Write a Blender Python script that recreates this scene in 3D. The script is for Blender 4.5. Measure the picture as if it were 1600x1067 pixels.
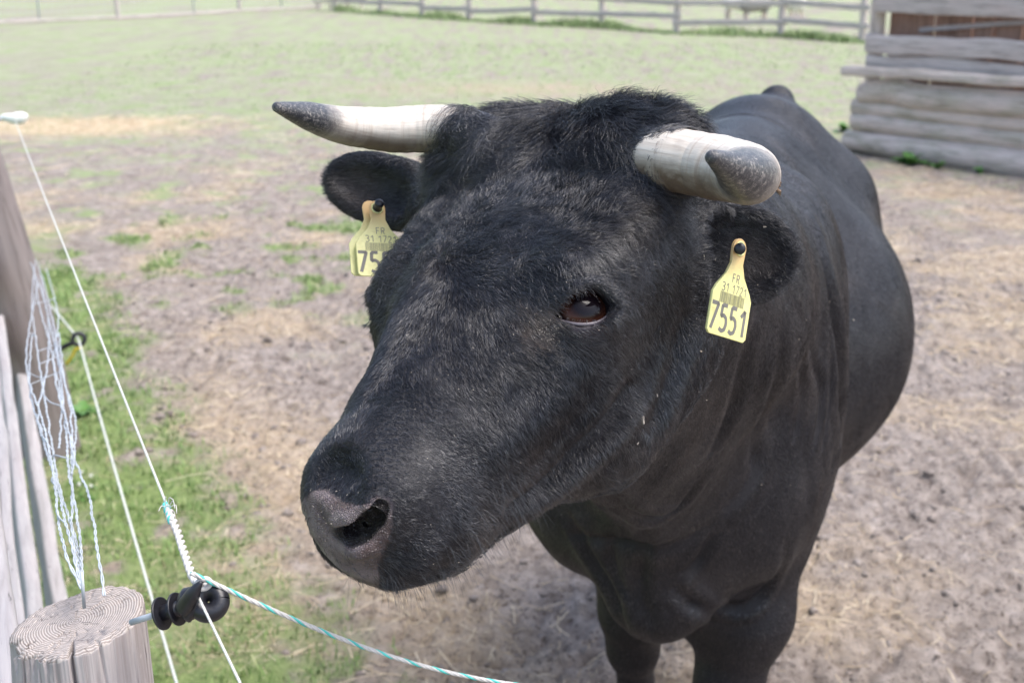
import bpy, math, random, os
import numpy as np
from mathutils import Vector, Matrix
QUICK = ''
for o in list(bpy.data.objects): bpy.data.objects.remove(o)
SC = bpy.context.scene
COL = SC.collection
random.seed(7); RNG = np.random.default_rng(11)
R = math.radians

# ------------------------------------------------------------------ camera, sky, sun, exposure
PITCH = math.atan(613/2000.0)
CAM = np.array([0, 0, 1.65])
cam = bpy.data.cameras.new('camera'); co = bpy.data.objects.new('camera', cam); COL.objects.link(co)
co.location = CAM; co.rotation_euler = (math.pi/2 - PITCH, 0, 0)
cam.sensor_width = 36; cam.lens = 45.0; cam.clip_end = 2000; cam.clip_start = 0.02
cam.dof.use_dof = True; cam.dof.focus_distance = 1.08; cam.dof.aperture_fstop = 9.5
SC.camera = co
SUN_EL, SUN_AZ = R(64), R(100)      # azimuth clockwise from +Y
w = bpy.data.worlds.new('World'); SC.world = w; w.use_nodes = True
nt = w.node_tree; bg = nt.nodes['Background']
sk = nt.nodes.new('ShaderNodeTexSky'); sk.sky_type = 'NISHITA'; sk.sun_disc = False
sk.sun_elevation = SUN_EL; sk.sun_rotation = SUN_AZ; sk.air_density = 1.0; sk.dust_density = 3.0; sk.ozone_density = 1.0
bw_ = nt.nodes.new('ShaderNodeRGBToBW'); mx_ = nt.nodes.new('ShaderNodeMix'); mx_.data_type = 'RGBA'; mx_.inputs[0].default_value = .12; nt.links.new(sk.outputs[0], bw_.inputs[0]); nt.links.new(sk.outputs[0], mx_.inputs[6]); nt.links.new(bw_.outputs[0], mx_.inputs[7]); nt.links.new(mx_.outputs[2], bg.inputs[0]); bg.inputs[1].default_value = 0.15
sl = bpy.data.lights.new('sun', 'SUN'); so = bpy.data.objects.new('sun', sl); COL.objects.link(so)
sl.energy = 1.3; sl.angle = R(34); sl.color = (1, .965, .92)
sd = Vector((math.sin(SUN_AZ)*math.cos(SUN_EL), math.cos(SUN_AZ)*math.cos(SUN_EL), math.sin(SUN_EL)))
so.rotation_euler = sd.to_track_quat('Z', 'Y').to_euler()
SC.view_settings.view_transform = 'Standard'; SC.view_settings.look = 'None'
SC.view_settings.exposure = 1.34; SC.view_settings.gamma = 1
SC.cycles.max_bounces = 6; SC.cycles.diffuse_bounces = 3; SC.cycles.glossy_bounces = 3
SC.cycles.transparent_max_bounces = 8
SC.cycles.use_denoising = True; SC.cycles.denoising_input_passes = 'RGB_ALBEDO_NORMAL'; SC.cycles.denoising_prefilter = 'ACCURATE'; SC.cycles.use_adaptive_sampling = False

# ------------------------------------------------------------------ measuring helpers (pixel of the photograph -> place in the world)
CU = np.array([0, math.sin(PITCH), math.cos(PITCH)]); CF = np.array([0, math.cos(PITCH), -math.sin(PITCH)]); CX = np.array([1., 0, 0])
def CW(x, y, z): return CAM + x*CX + y*CU + z*CF             # camera axes -> world
def P(px, py, z): return CW((px-800)/2000*z, (533.5-py)/2000*z, z)
def G(px, py, h=0.):
    d = P(px, py, 1.) - CAM
    return CAM + d*((h-CAM[2])/d[2])
def proj(p):
    q = np.asarray(p) - CAM
    z = q@CF
    return 800+2000*(q@CX)/z, 533.5-2000*(q@CU)/z, z
def nrm(v):
    v = np.asarray(v, float); return v/(np.linalg.norm(v)+1e-12)

# ------------------------------------------------------------------ noise
_perm = np.random.default_rng(5).permutation(4096).astype(np.int64)
_grad = np.random.default_rng(6).normal(size=(4096, 3)); _grad /= np.linalg.norm(_grad, axis=1)[:, None]
def perlin(p):
    p = np.asarray(p, float); i = np.floor(p).astype(np.int64); f = p-i
    u = f*f*f*(f*(f*6-15)+10); out = 0
    for dx in (0, 1):
        hx = _perm[(i[:, 0]+dx) & 4095]
        for dy in (0, 1):
            hy = _perm[(hx+i[:, 1]+dy) & 4095]
            for dz in (0, 1):
                g = _grad[_perm[(hy+i[:, 2]+dz) & 4095]]
                d = g[:, 0]*(f[:, 0]-dx)+g[:, 1]*(f[:, 1]-dy)+g[:, 2]*(f[:, 2]-dz)
                out = out + d*(u[:, 0] if dx else 1-u[:, 0])*(u[:, 1] if dy else 1-u[:, 1])*(u[:, 2] if dz else 1-u[:, 2])
    return out*1.6
def fbm(p, n=4, g=.5):
    a, s = 1., 0
    for k in range(n): s = s+a*perlin(p+17.3*k); p = p*2.03; a *= g
    return s
def sstep(a, b, x):
    t = np.clip((x-a)/(b-a), 0, 1); return t*t*(3-2*t)

# ------------------------------------------------------------------ mesh helpers
def tag(o, label=None, cat=None, group=None, kind=None):
    if label: o['label'] = label
    if cat: o['category'] = cat
    if group: o['group'] = group
    if kind: o['kind'] = kind
    return o
def empty(name, loc, rz=0):
    o = bpy.data.objects.new(name, None); o.location = loc; o.rotation_euler = (0, 0, rz); o.empty_display_size = .1
    COL.objects.link(o); return o
def wpos(o):
    v = np.zeros(3)
    while o is not None: v = v+np.array(o.location); o = o.parent
    return v
def mesh(name, v, f, mat, parent=None, smooth=True, world=True):
    """v in world coordinates; with a parent they are stored relative to it (parents carry location only)"""
    v = np.asarray(v, float)
    if parent is not None and world: v = v-wpos(parent)
    loc = (0, 0, 0)
    if parent is None and world:
        loc = np.array([(v[:, 0].min()+v[:, 0].max())/2, (v[:, 1].min()+v[:, 1].max())/2, v[:, 2].min()]); v = v-loc
    m = bpy.data.meshes.new(name)
    if isinstance(f, np.ndarray):
        n = f.shape[1]
        m.vertices.add(len(v)); m.vertices.foreach_set('co', v.astype(np.float32).ravel())
        m.loops.add(f.size); m.loops.foreach_set('vertex_index', f.astype(np.int32).ravel())
        m.polygons.add(len(f)); m.polygons.foreach_set('loop_start', np.arange(0, f.size, n, dtype=np.int32))
        m.update(calc_edges=True); m.validate()
    else:
        m.from_pydata([tuple(q) for q in v], [], [tuple(int(i) for i in q) for q in f]); m.update()
    m.polygons.foreach_set('use_smooth', np.full(len(m.polygons), smooth))
    if mat: m.materials.append(mat)
    o = bpy.data.objects.new(name, m); o.location = loc; COL.objects.link(o)
    if parent is not None: o.parent = parent
    return o
class MB:
    def __init__(s): s.v = []; s.f = []; s.n = 0
    def add(s, v, f):
        v = np.asarray(v, float); s.v.append(v); s.f += [tuple(i+s.n for i in q) for q in f]; s.n += len(v)
    def box(s, c, half, ax=None, wob=0):
        ax = np.eye(3) if ax is None else np.asarray(ax)
        q = np.array([[x, y, z] for x in (-1, 1) for y in (-1, 1) for z in (-1, 1)])*np.asarray(half)
        if wob: q = q+RNG.normal(0, wob, q.shape)
        s.add(q@ax+np.asarray(c), [(0, 1, 3, 2), (4, 6, 7, 5), (0, 4, 5, 1), (2, 3, 7, 6), (0, 2, 6, 4), (1, 5, 7, 3)])
    def tube(s, pts, rad, n=10, cap=True, sq=None, twist=0):
        pts = np.asarray(pts, float); m = len(pts); rad = np.broadcast_to(np.asarray(rad, float), (m,))
        t = np.gradient(pts, axis=0); t /= np.linalg.norm(t, axis=1)[:, None]+1e-12
        u = np.cross(t[0], [0, 0, 1.]); 
        if np.linalg.norm(u) < .1: u = np.cross(t[0], [1., 0, 0])
        u = nrm(u); V = []
        for i in range(m):
            u = nrm(u-t[i]*(u@t[i])); w_ = np.cross(t[i], u)
            a = np.arange(n)/n*2*math.pi+twist*i
            V.append(pts[i]+rad[i]*(np.cos(a)[:, None]*u+np.sin(a)[:, None]*w_*(1 if sq is None else sq)))
        F = [(i*n+j, i*n+(j+1) % n, (i+1)*n+(j+1) % n, (i+1)*n+j) for i in range(m-1) for j in range(n)]
        if cap: F += [tuple(range(n))[::-1], tuple((m-1)*n+j for j in range(n))]
        s.add(np.concatenate(V), F)
    def build(s, name, mat, parent=None, smooth=True):
        return mesh(name, np.concatenate(s.v), s.f, mat, parent, smooth)
def spline(pts, n):
    pts = np.asarray(pts, float); m = len(pts); out = []
    for k in np.linspace(0, m-1-1e-9, n):
        i = int(k); t = k-i
        p0, p1, p2, p3 = pts[max(i-1, 0)], pts[i], pts[i+1], pts[min(i+2, m-1)]
        out.append(.5*((2*p1)+(-p0+p2)*t+(2*p0-5*p1+4*p2-p3)*t*t+(-p0+3*p1-3*p2+p3)*t**3))
    return np.array(out)
def vcol(o, name, a):
    """float colour attribute, per point (a: n x 3 or n)"""
    a = np.asarray(a, float)
    if a.ndim == 1: a = np.stack([a]*3, 1)
    at = o.data.attributes.new(name, 'FLOAT_COLOR', 'POINT')
    at.data.foreach_set('color', np.c_[a, np.ones(len(a))].astype(np.float32).ravel())

# ------------------------------------------------------------------ materials
class NM:
    def __init__(s, name):
        s.m = bpy.data.materials.new(name); s.m.use_nodes = True; s.t = s.m.node_tree
        s.b = s.t.nodes['Principled BSDF']; s.out = s.t.nodes['Material Output']
    def n(s, typ, **kw):
        q = s.t.nodes.new('ShaderNode'+typ)
        for k, v in kw.items():
            if k.startswith('i_'): q.inputs[k[2:].replace('_', ' ')].default_value = v
            else: setattr(q, k, v)
        return q
    def l(s, a, b): s.t.links.new(a, b)
    def set(s, **kw):
        for k, v in kw.items(): s.b.inputs[k.replace('_', ' ')].default_value = v
    def coord(s, kind='Object', scale=(1, 1, 1), loc=(0, 0, 0), rot=(0, 0, 0)):
        c = s.n('TexCoord'); mp = s.n('Mapping'); mp.inputs['Scale'].default_value = scale
        mp.inputs['Location'].default_value = loc; mp.inputs['Rotation'].default_value = rot
        s.l(c.outputs[kind], mp.inputs[0]); return mp.outputs[0]
    def noise(s, vec, scale, detail=5, rough=.55, dist=0):
        q = s.n('TexNoise'); q.inputs['Scale'].default_value = scale; q.inputs['Detail'].default_value = detail
        q.inputs['Roughness'].default_value = rough; q.inputs['Distortion'].default_value = dist
        if vec is not None: s.l(vec, q.inputs['Vector'])
        return q.outputs['Fac']
    def ramp(s, fac, stops):
        q = s.n('ValToRGB'); e = q.color_ramp.elements
        while len(e) < len(stops): e.new(.5)
        for i, (p, c) in enumerate(stops):
            e[i].position = p; e[i].color = (*c, 1) if len(c) == 3 else c
        s.l(fac, q.inputs[0]); return q.outputs[0]
    def mix(s, fac, a, b, mode='MIX'):
        q = s.n('Mix'); q.data_type = 'RGBA'; q.blend_type = mode
        for sock, x in ((q.inputs[0], fac), (q.inputs[6], a), (q.inputs[7], b)):
            if hasattr(x, 'is_output') or isinstance(x, bpy.types.NodeSocket): s.l(x, sock)
            elif isinstance(x, (int, float)): sock.default_value = x if sock.type == 'VALUE' else (x, x, x, 1)
            else: sock.default_value = (*x, 1)
        return q.outputs[2]
    def math(s, op, a, b=0., c=0.):
        q = s.n('Math', operation=op)
        for i, x in enumerate((a, b, c)):
            if isinstance(x, bpy.types.NodeSocket): s.l(x, q.inputs[i])
            else: q.inputs[i].default_value = x
        return q.outputs[0]
    def attr(s, name):
        q = s.n('Attribute'); q.attribute_name = name; return q.outputs['Color'], q.outputs['Fac']
    def bump(s, h, strength=.5, dist=.01, prev=None):
        q = s.n('Bump'); q.inputs['Strength'].default_value = strength; q.inputs['Distance'].default_value = dist
        s.l(h, q.inputs['Height'])
        if prev is not None: s.l(prev, q.inputs['Normal'])
        return q.outputs[0]
    def col(s, c): s.l(c, s.b.inputs['Base Color'])
    def nor(s, c): s.l(c, s.b.inputs['Normal'])

def wood_mat(name, base, dark, streak=(3, 60, 60), bump=.6, scale=1., green=0.):
    """weathered timber, grain along local X of 'UVless' generated frame stored in attribute 'grain'"""
    q = NM(name); a, _ = q.attr('grain')          # grain = (along, across, across2) metres
    mp = q.n('Mapping'); mp.inputs['Scale'].default_value = streak; q.l(a, mp.inputs[0]); v = mp.outputs[0]
    n1 = q.noise(v, 1.2*scale, 8, .65, .6); n2 = q.noise(v, 4*scale, 6, .7); 
    mp2 = q.n('Mapping'); mp2.inputs['Scale'].default_value = (4, 9, 9); q.l(a, mp2.inputs[0]); n3 = q.noise(mp2.outputs[0], 1., 4, .6)
    c = q.ramp(n1, [(.3, dark), (.5, base), (.75, tuple(min(1, x*1.35) for x in base))])
    c = q.mix(q.ramp(n3, [(.4, (0, 0, 0)), (.7, (.6, .6, .6))]), c, tuple(x*y for x, y in zip(base, (1.2, 1.12, 1.12))))
    crack = q.ramp(n2, [(.30, (0, 0, 0)), (.38, (1, 1, 1))])
    c = q.mix(crack, tuple(x*.35 for x in dark), c)
    if green: c = q.mix(q.math('MULTIPLY', q.ramp(n3, [(.35, (1, 1, 1)), (.55, (0, 0, 0))]), green), c, (.2, .22, .1))
    q.col(c); q.set(Roughness=.85); q.b.inputs['Specular IOR Level'].default_value = .25
    h = q.math('ADD', q.math('MULTIPLY', n1, .6), q.math('MULTIPLY', crack, .6))
    q.nor(q.bump(h, bump, .004)); return q.m
def plain(name, c, rough=.5, spec=.5, var=0., bump=0., scale=40):
    q = NM(name); q.set(Roughness=rough); q.b.inputs['Specular IOR Level'].default_value = spec
    if var or bump:
        n = q.noise(q.coord(), scale, 5, .6)
        q.col(q.ramp(n, [(.3, tuple(x*(1-var) for x in c)), (.7, tuple(min(1, x*(1+var)) for x in c))]))
        if bump: q.nor(q.bump(n, bump, .002))
    else: q.b.inputs['Base Color'].default_value = (*c, 1)
    return q.m
M = {}
M['rail'] = wood_mat('weathered_grey_timber', (.47, .425, .395), (.17, .14, .12))
M['log'] = wood_mat('weathered_log_timber', (.52, .46, .41), (.15, .115, .09), green=.25)
M['board'] = wood_mat('bleached_board_timber', (.34, .325, .325), (.24, .225, .222), streak=(4, 60, 60))
M['brownboard'] = wood_mat('brown_timber', (.30, .195, .15), (.1, .06, .05))
M['post'] = wood_mat('old_post_timber', (.38, .345, .335), (.2, .165, .155), streak=(4, 100, 100))
M['darkpost'] = wood_mat('dark_post_timber', (.19, .165, .155), (.07, .058, .052), streak=(2, 30, 30))
M['metal'] = plain('galvanised_wire', (.42, .455, .49), .55, .4, .25)
M['black'] = plain('black_plastic', (.012, .012, .016), .38, .5, .3, .12, 300)
M['whiteplastic'] = plain('white_plastic', (.8, .8, .72), .5)
M['rope'] = plain('white_twine', (.55, .53, .50), .6, .3, .12, .3, 400)
M['teal'] = plain('teal_twine_strand', (.10, .52, .46), .55, .3, .15)
M['greyrope'] = plain('weathered_twine', (.55, .60, .56), .7, .3, .25, .3, 300)
M['yellowish'] = plain('yellow_plastic', (.75, .6, .05), .5)

def grain(o, d, org=None):
    """store wood grain coordinates: along direction d, and two across"""
    n = len(o.data.vertices); v = np.empty(n*3, np.float32); o.data.vertices.foreach_get('co', v); v = v.reshape(-1, 3)
    d = nrm(d); u = nrm(np.cross(d, [0.1, 0.2, 1.]) if abs(d[2]) < .9 else np.cross(d, [1., 0.1, 0])); w_ = np.cross(d, u)
    off = RNG.uniform(0, 50, 3)
    vcol(o, 'grain', np.c_[v@d, v@u, v@w_]+off); return o
def board(name, a, b, wdt, thk, up, mat, parent, nseg=24, wob=.002, rnd=.15):
    """plank from a to b, 'wdt' across 'up', thickness perpendicular; slightly uneven edges"""
    a, b = np.asarray(a, float), np.asarray(b, float); d = nrm(b-a); up = nrm(np.asarray(up, float)-d*(np.asarray(up)@d)); t = np.cross(d, up)
    prof = []
    k = 3
    r_ = min(wdt, thk)*rnd
    for cx, cy, a0 in ((1, 1, 0), (-1, 1, 90), (-1, -1, 180), (1, -1, 270)):
        for j in range(k): an = R(a0+90*j/(k-1)); prof.append((cx*(wdt/2-r_)+r_*math.cos(an), cy*(thk/2-r_)+r_*math.sin(an)))
    prof = np.array(prof); n = len(prof); V = []
    sd_ = RNG.uniform(0, 100)
    L = np.linspace(0, 1, nseg+1); ln = np.linalg.norm(b-a)
    for q in L:
        c = a+(b-a)*q
        s1 = perlin(np.array([[q*ln*2.5, sd_, 1.]]))[0]*wob*3; s2 = perlin(np.array([[q*ln*2.5, sd_, 9.]]))[0]*wob*2
        e = perlin(np.c_[np.full(n, q*ln*8), prof*30+sd_])*wob
        V.append(c+(prof[:, 0]*(1+e/wdt*2)+s1)[:, None]*up+(prof[:, 1]*(1+e/thk)+s2)[:, None]*t)
    m = nseg+1
    F = [(i*n+j, (i+1)*n+j, (i+1)*n+(j+1) % n, i*n+(j+1) % n) for i in range(m-1) for j in range(n)]
    F += [tuple(range(n)), tuple((m-1)*n+j for j in range(n))[::-1]]
    o = mesh(name, np.concatenate(V), F, mat, parent); 
    mod = o.modifiers.new('ws', 'EDGE_SPLIT'); mod.split_angle = R(50)
    return grain(o, d)
def logm(name, pts, r, mat, parent, n=28, seg=40, sq=1., knob=.04):
    pts = spline(pts, seg) if len(pts) > 2 else np.linspace(pts[0], pts[1], seg)
    rad = np.broadcast_to(np.asarray(r, float), (seg,)) if np.ndim(r) == 0 else np.interp(np.linspace(0, 1, seg), np.linspace(0, 1, len(r)), r)
    mb = MB(); mb.tube(pts, rad, n, True, sq); v = np.concatenate(mb.v)
    c = np.repeat(pts, n, 0); rr = v-c; ln = np.cumsum(np.r_[0, np.linalg.norm(np.diff(pts, axis=0), axis=1)])
    q = np.c_[np.repeat(ln, n)*3, np.tile(np.cos(np.arange(n)/n*2*math.pi)*1.2, seg)+RNG.uniform(0, 90), np.tile(np.sin(np.arange(n)/n*2*math.pi)*1.2, seg)]
    q2 = q*np.array([.6, 7, 7])
    v = c+rr*(1+knob*perlin(q)+knob*.45*perlin(q2))[:, None]
    o = mesh(name, v, mb.f, mat, parent); mod = o.modifiers.new('ws', 'EDGE_SPLIT'); mod.split_angle = R(60)
    return grain(o, pts[-1]-pts[0])

# ================================================================== THE BULL
# ---- signed distance primitives, blended into one continuous skin
PR = []
def _add(kind, k, op, c, rad, **kw): PR.append(dict(kind=kind, k=k, op=op, c=np.asarray(c, float), rad=rad, **kw))
def ell(c, r, ax=None, k=.03, op='u'):
    ax = np.eye(3) if ax is None else np.asarray(ax, float)      # rows = axes
    _add('ell', k, op, c, max(r), r=np.asarray(r, float), ax=ax)
def cap(a, b, ra, rb=None, sq=None, m=1., k=.03, op='u'):
    rb = ra if rb is None else rb; a = np.asarray(a, float); b = np.asarray(b, float)
    _add('cap', k, op, (a+b)/2, np.linalg.norm(b-a)/2+max(ra, rb)*max(m, 1), a=a, b=b, ra=ra, rb=rb,
         u=None if sq is None else nrm(sq), m=m)
def chain(pts, rs, **kw):
    for i in range(len(pts)-1): cap(pts[i], pts[i+1], rs[i], rs[i+1], **kw)
def pdist(q, p):
    if q['kind'] == 'ell':
        x = (p-q['c'])@q['ax'].T
        k0 = np.linalg.norm(x/q['r'], axis=1); k1 = np.linalg.norm(x/q['r']**2, axis=1)+1e-9
        return k0*(k0-1)/k1
    if q['kind'] == 'cap':
        pa = p-q['a']; ba = q['b']-q['a']
        if q['u'] is not None:
            u = q['u']; pa = pa+np.outer((pa@u)*(1/q['m']-1), u)
        h = np.clip(pa@ba/(ba@ba), 0, 1)
        return (np.linalg.norm(pa-h[:, None]*ba, axis=1)-(q['ra']+(q['rb']-q['ra'])*h))*min(1, q['m'])
    return q['fn'](p)
def sdf(p, prims=None):
    prims = PR if prims is None else prims
    d = np.full(len(p), .12)
    for q in prims:
        m = ((p-q['c'])**2).sum(1) < (q['rad']+.12)**2
        if not m.any(): continue
        a = d[m]; b = pdist(q, p[m]); k = q['k']
        if q['op'] == 'u':
            h = np.maximum(k-np.abs(a-b), 0)/k; d[m] = np.minimum(a, b)-h*h*k*.25
        else:
            b = -b; h = np.maximum(k-np.abs(a-b), 0)/k; d[m] = np.maximum(a, b)+h*h*k*.25
    return d
def grad(p, e=.0012, prims=None):
    g = 0
    for v in ((1, -1, -1), (-1, -1, 1), (-1, 1, -1), (1, 1, 1)):
        v = np.array(v, float); g = g+sdf(p+v*e, prims)[:, None]*v
    return g/(np.linalg.norm(g, axis=1)[:, None]+1e-12)

# ---- head frame: s = animal's left, f = from poll to nose, n = out of the forehead
HO = CW(.042, .2117, 1.23)
_S = nrm(.8527*CX-.105*CU-.5126*CF); _F = -.4158*CX-.7083*CU-.5712*CF; _F = nrm(_F-_S*(_S@_F)); _N = nrm(np.cross(_S, _F)); 
_yw = R(7)
def _ry(v):
    x, y, z = v@CX, v@CU, v@CF; return (x*math.cos(_yw)+z*math.sin(_yw))*CX+y*CU+(z*math.cos(_yw)-x*math.sin(_yw))*CF
_S, _F, _N = _ry(_S), _ry(_F), _N
_al = R(6); _S, _N = _S*math.cos(_al)+(-.31*CX+.7*CU-.64*CF)*math.sin(_al), _N
_S = nrm(_S-_F*(_S@_F)); _N = nrm(np.cross(_S, _F))
if _N@(-.31*CX+.7*CU-.64*CF) < 0: _N = -_N
_tw = R(3.2); _F, _S = _F*math.cos(_tw)+_S*math.sin(_tw), _S*math.cos(_tw)-_F*math.sin(_tw)
HM = np.array([_S, _F, _N])                                   # rows
def H(s, f, n): return HO+s*_S+f*_F+n*_N
def hl(p): return (p-HO)@HM.T
EYEC = (.107, .211, -.058); EYER = .0240
EDIR = nrm((.80, -.06, .60))
ESIDE = HM@(CX+.16*CU); ESIDE = nrm(ESIDE-EDIR*(ESIDE@EDIR))   # along the lids, towards the ear
_tc = nrm(HM@(CAM-H(*EYEC))); EDIR = nrm(EDIR*.62+_tc*.38); ESIDE = nrm(ESIDE-EDIR*(ESIDE@EDIR)); EUP = np.cross(EDIR, ESIDE); EUP = EUP*np.sign(EUP@(HM@CU))
def HIT(px, py, t=.7):
    d = P(px, py, 1.)-CAM; p = CAM+d*t
    for _ in range(80): p = p+d*sdf(p[None])[0]*.8
    return p
def build_head():
    for sg in (1, -1):
        cap(H(sg*.055, .22, -.185), H(sg*.024, .36, -.138), .050, .028, k=.05)            # mandible
        cap(H(sg*.05, .10, -.20), H(sg*.055, .22, -.185), .060, .050, k=.05)
        ell(H(sg*.078, .165, -.13), (.038, .095, .080), HM, k=.05)                          # cheek
    cap(H(0, .035, -.088), H(0, .19, -.083), .088, .083, sq=_S, m=1.27, k=.04)
    cap(H(-.124, .058, -.085), H(-.117, .128, -.080), .043, .037, k=.05)
    cap(H(.075, .045, -.085), H(.078, .13, -.075), .045, .036, k=.05)              # forehead
    cap(H(0, .19, -.078), H(0, .405, -.060), .077, .044, sq=_S, m=1.02, k=.05)              # nasal ridge
    cap(H(0, .20, -.115), H(0, .39, -.095), .090, .058, k=.05)                             # upper jaw
    ell(H(0, .12, -.15), (.105, .12, .12), HM, k=.05)                                       # skull base
    ell(H(0, .412, -.082), (.056, .044, .062), HM, k=.035)                                  # muzzle
    ell(H(0, .385, -.142), (.040, .046, .032), HM, k=.025)                                  # chin
    ell(H(0, .41, -.112), (.046, .037, .030), HM, k=.03)
    for sg in (1, -1): ell(H(sg*.036, .368, -.118), (.026, .045, .034), HM, k=.03)
    cap(H(-.086, .002, -.046), H(.060, .020, -.062), .046, k=.05)                               # poll
    for sg in (1, -1):
        ell(H(.034 if sg > 0 else -.026, .420 if sg > 0 else .408, -.060 if sg > 0 else -.072), (.025, .028, .030) if sg > 0 else (.022, .026, .026), HM, k=.026)                        # nostril wing
        ell(H(sg*.042, .417, -.100), (.022, .030, .018), HM, k=.02)
    global INW, NOS
    INW = nrm(nrm(P(566, 820, 1.)-CAM)*.65-_F*.45)
    NOS = [(HIT(x, y)-INW*.001, q_) for x, y, q_ in ((533, 834, .0024), (547, 835, .0034), (565, 828, .0038), (581, 813, .0036), (593, 796, .0026))]
    for x, y, q_ in ((528, 812, .007), (552, 808, .008), (578, 790, .006)):               # upper rim swells over the opening
        c_ = HIT(x, y)
        ell(c_, (q_,)*3, k=.016)
    c_ = HIT(560, 858)
    ell(c_, (.014, .012, .009), HM, k=.015)
    ell(H(0, .432, -.098), (.022, .022, .030), HM, k=.03)
    for sg in (1, -1):
        ell(H(sg*.094, .188, -.038), (.030, .038, .030), HM, k=.03)                         # brow
        cap(H(sg*.098, .205, -.085), H(sg*.060, .33, -.085), .020, .014, k=.05)              # cheek-bone crest
        cap(H(sg*.07, .02, -.045), H(sg*.115, .015, -.035), .046, .034, k=.035)             # horn boss
        ell(H(sg*.10, .12, -.075), (.03, .05, .05), HM, k=.04)
        ell(H(sg*.100, .075, -.115), (.030, .040, .040), HM, k=.04)
        # eye: lids, socket
        e = np.array(EYEC)*np.array([sg, 1, 1]); ed = EDIR*np.array([sg, 1, 1]); eu = EUP*np.array([sg, 1, 1]); es = ESIDE*np.array([sg, 1, 1])
        ell(H(*(e)), (.0285,)*3, k=.014)
        ell(H(*(e-es*.030-ed*.004)), (.016, .012, .012), k=.014)
        # raised lid folds
        for rr, lift, th in ((.0360, 1.12, .0040), (.0330, -.74, .0036)):
            pts = []
            for a in np.linspace(-1.25, 1.25, 9):
                d = ed*math.cos(a*.75)+es*math.sin(a*.75)*1.05+eu*lift*.55*math.cos(a*.95)
                pts.append(H(*(e+nrm(d)*rr*.88)))
            chain(pts, [th*.6]+[th]*7+[th*.6], k=.006)
        # almond opening
        wed = HM.T@ed; weu = HM.T@eu; wes = HM.T@es; ec = H(*e)
        def almond(p, ec=ec, wed=wed, weu=weu, wes=wes):
            x = (p-ec)@wes; y = (p-ec)@weu; z = (p-ec)@wed
            xs = x*np.cos(.12)+y*np.sin(.12); ys = -x*np.sin(.12)+y*np.cos(.12)
            y = ys; x = xs
            R1 = .0312
            a = np.hypot(x, y+.0158)-R1; b = np.hypot(x+.001, y-.0150)-R1-.0005
            return np.maximum(np.maximum(a, b), .007-z)
        _add('fn', .0025, 's', ec+wed*.020, .036, fn=almond)
        ell(ec, (EYER+.0004,)*3, k=.002, op='s')
        # tear duct groove
        # nostril: comma-shaped opening
        mir = lambda p: H(*(hl(p)*np.array([sg, 1, 1])+np.array([0 if sg > 0 else -.034, 0, 0])))
        for k_ in range(len(NOS)-1):
            a, ra = NOS[k_]; b, rb = NOS[k_+1]
            cap(mir(a), mir(b), ra, rb, k=.010, op='s')
            cap(mir(a+INW*.012), mir(b+INW*.012), ra*.95, rb*.95, k=.006, op='s')
            cap(mir(a+INW*.024), mir(b+INW*.024), ra*.7, rb*.7, k=.006, op='s')
        # crease above the nostril
        ell(H(*(hl(HIT(518, 737))*np.array([sg, 1, 1]))), (.012, .008, .004), HM, k=.022, op='s')
    # mouth line
    mp = [H(.044, .405, -.131), H(.034, .43, -.131), H(0, .452, -.129), H(-.034, .43, -.131), H(-.044, .405, -.131)]
    for i in range(len(mp)-1): cap(mp[i], mp[i+1], .002, k=.01, op='s')
    # ears: (base px, tip px, z base, z tip, half width)
    for base, tip, hw, face in EARS:
        L = np.linalg.norm(tip-base); a1 = nrm(tip-base); c = (base+tip)/2
        n1 = nrm(face-a1*(a1@face)); a2 = np.cross(n1, a1); ax = np.array([a1, a2, n1])
        cap(base-a1*.05-n1*.005, base+a1*.02, .034, .026, k=.03)
        ell(c, (L*.56, hw, .022), ax, k=.025)
        ell(c+n1*.0150+a1*.001, (L*.49, hw*.86, .0210), ax, k=.010, op='s')
EARS = [(P(1050, 405, 1.185), P(1231, 395, 1.195), .047, nrm(P(960, 400, .6)-P(1130, 390, 1.2))),
        (P(668, 318, 1.41), P(521, 278, 1.44), .035, nrm(P(760, 480, .5)-P(590, 320, 1.42)))]

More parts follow.
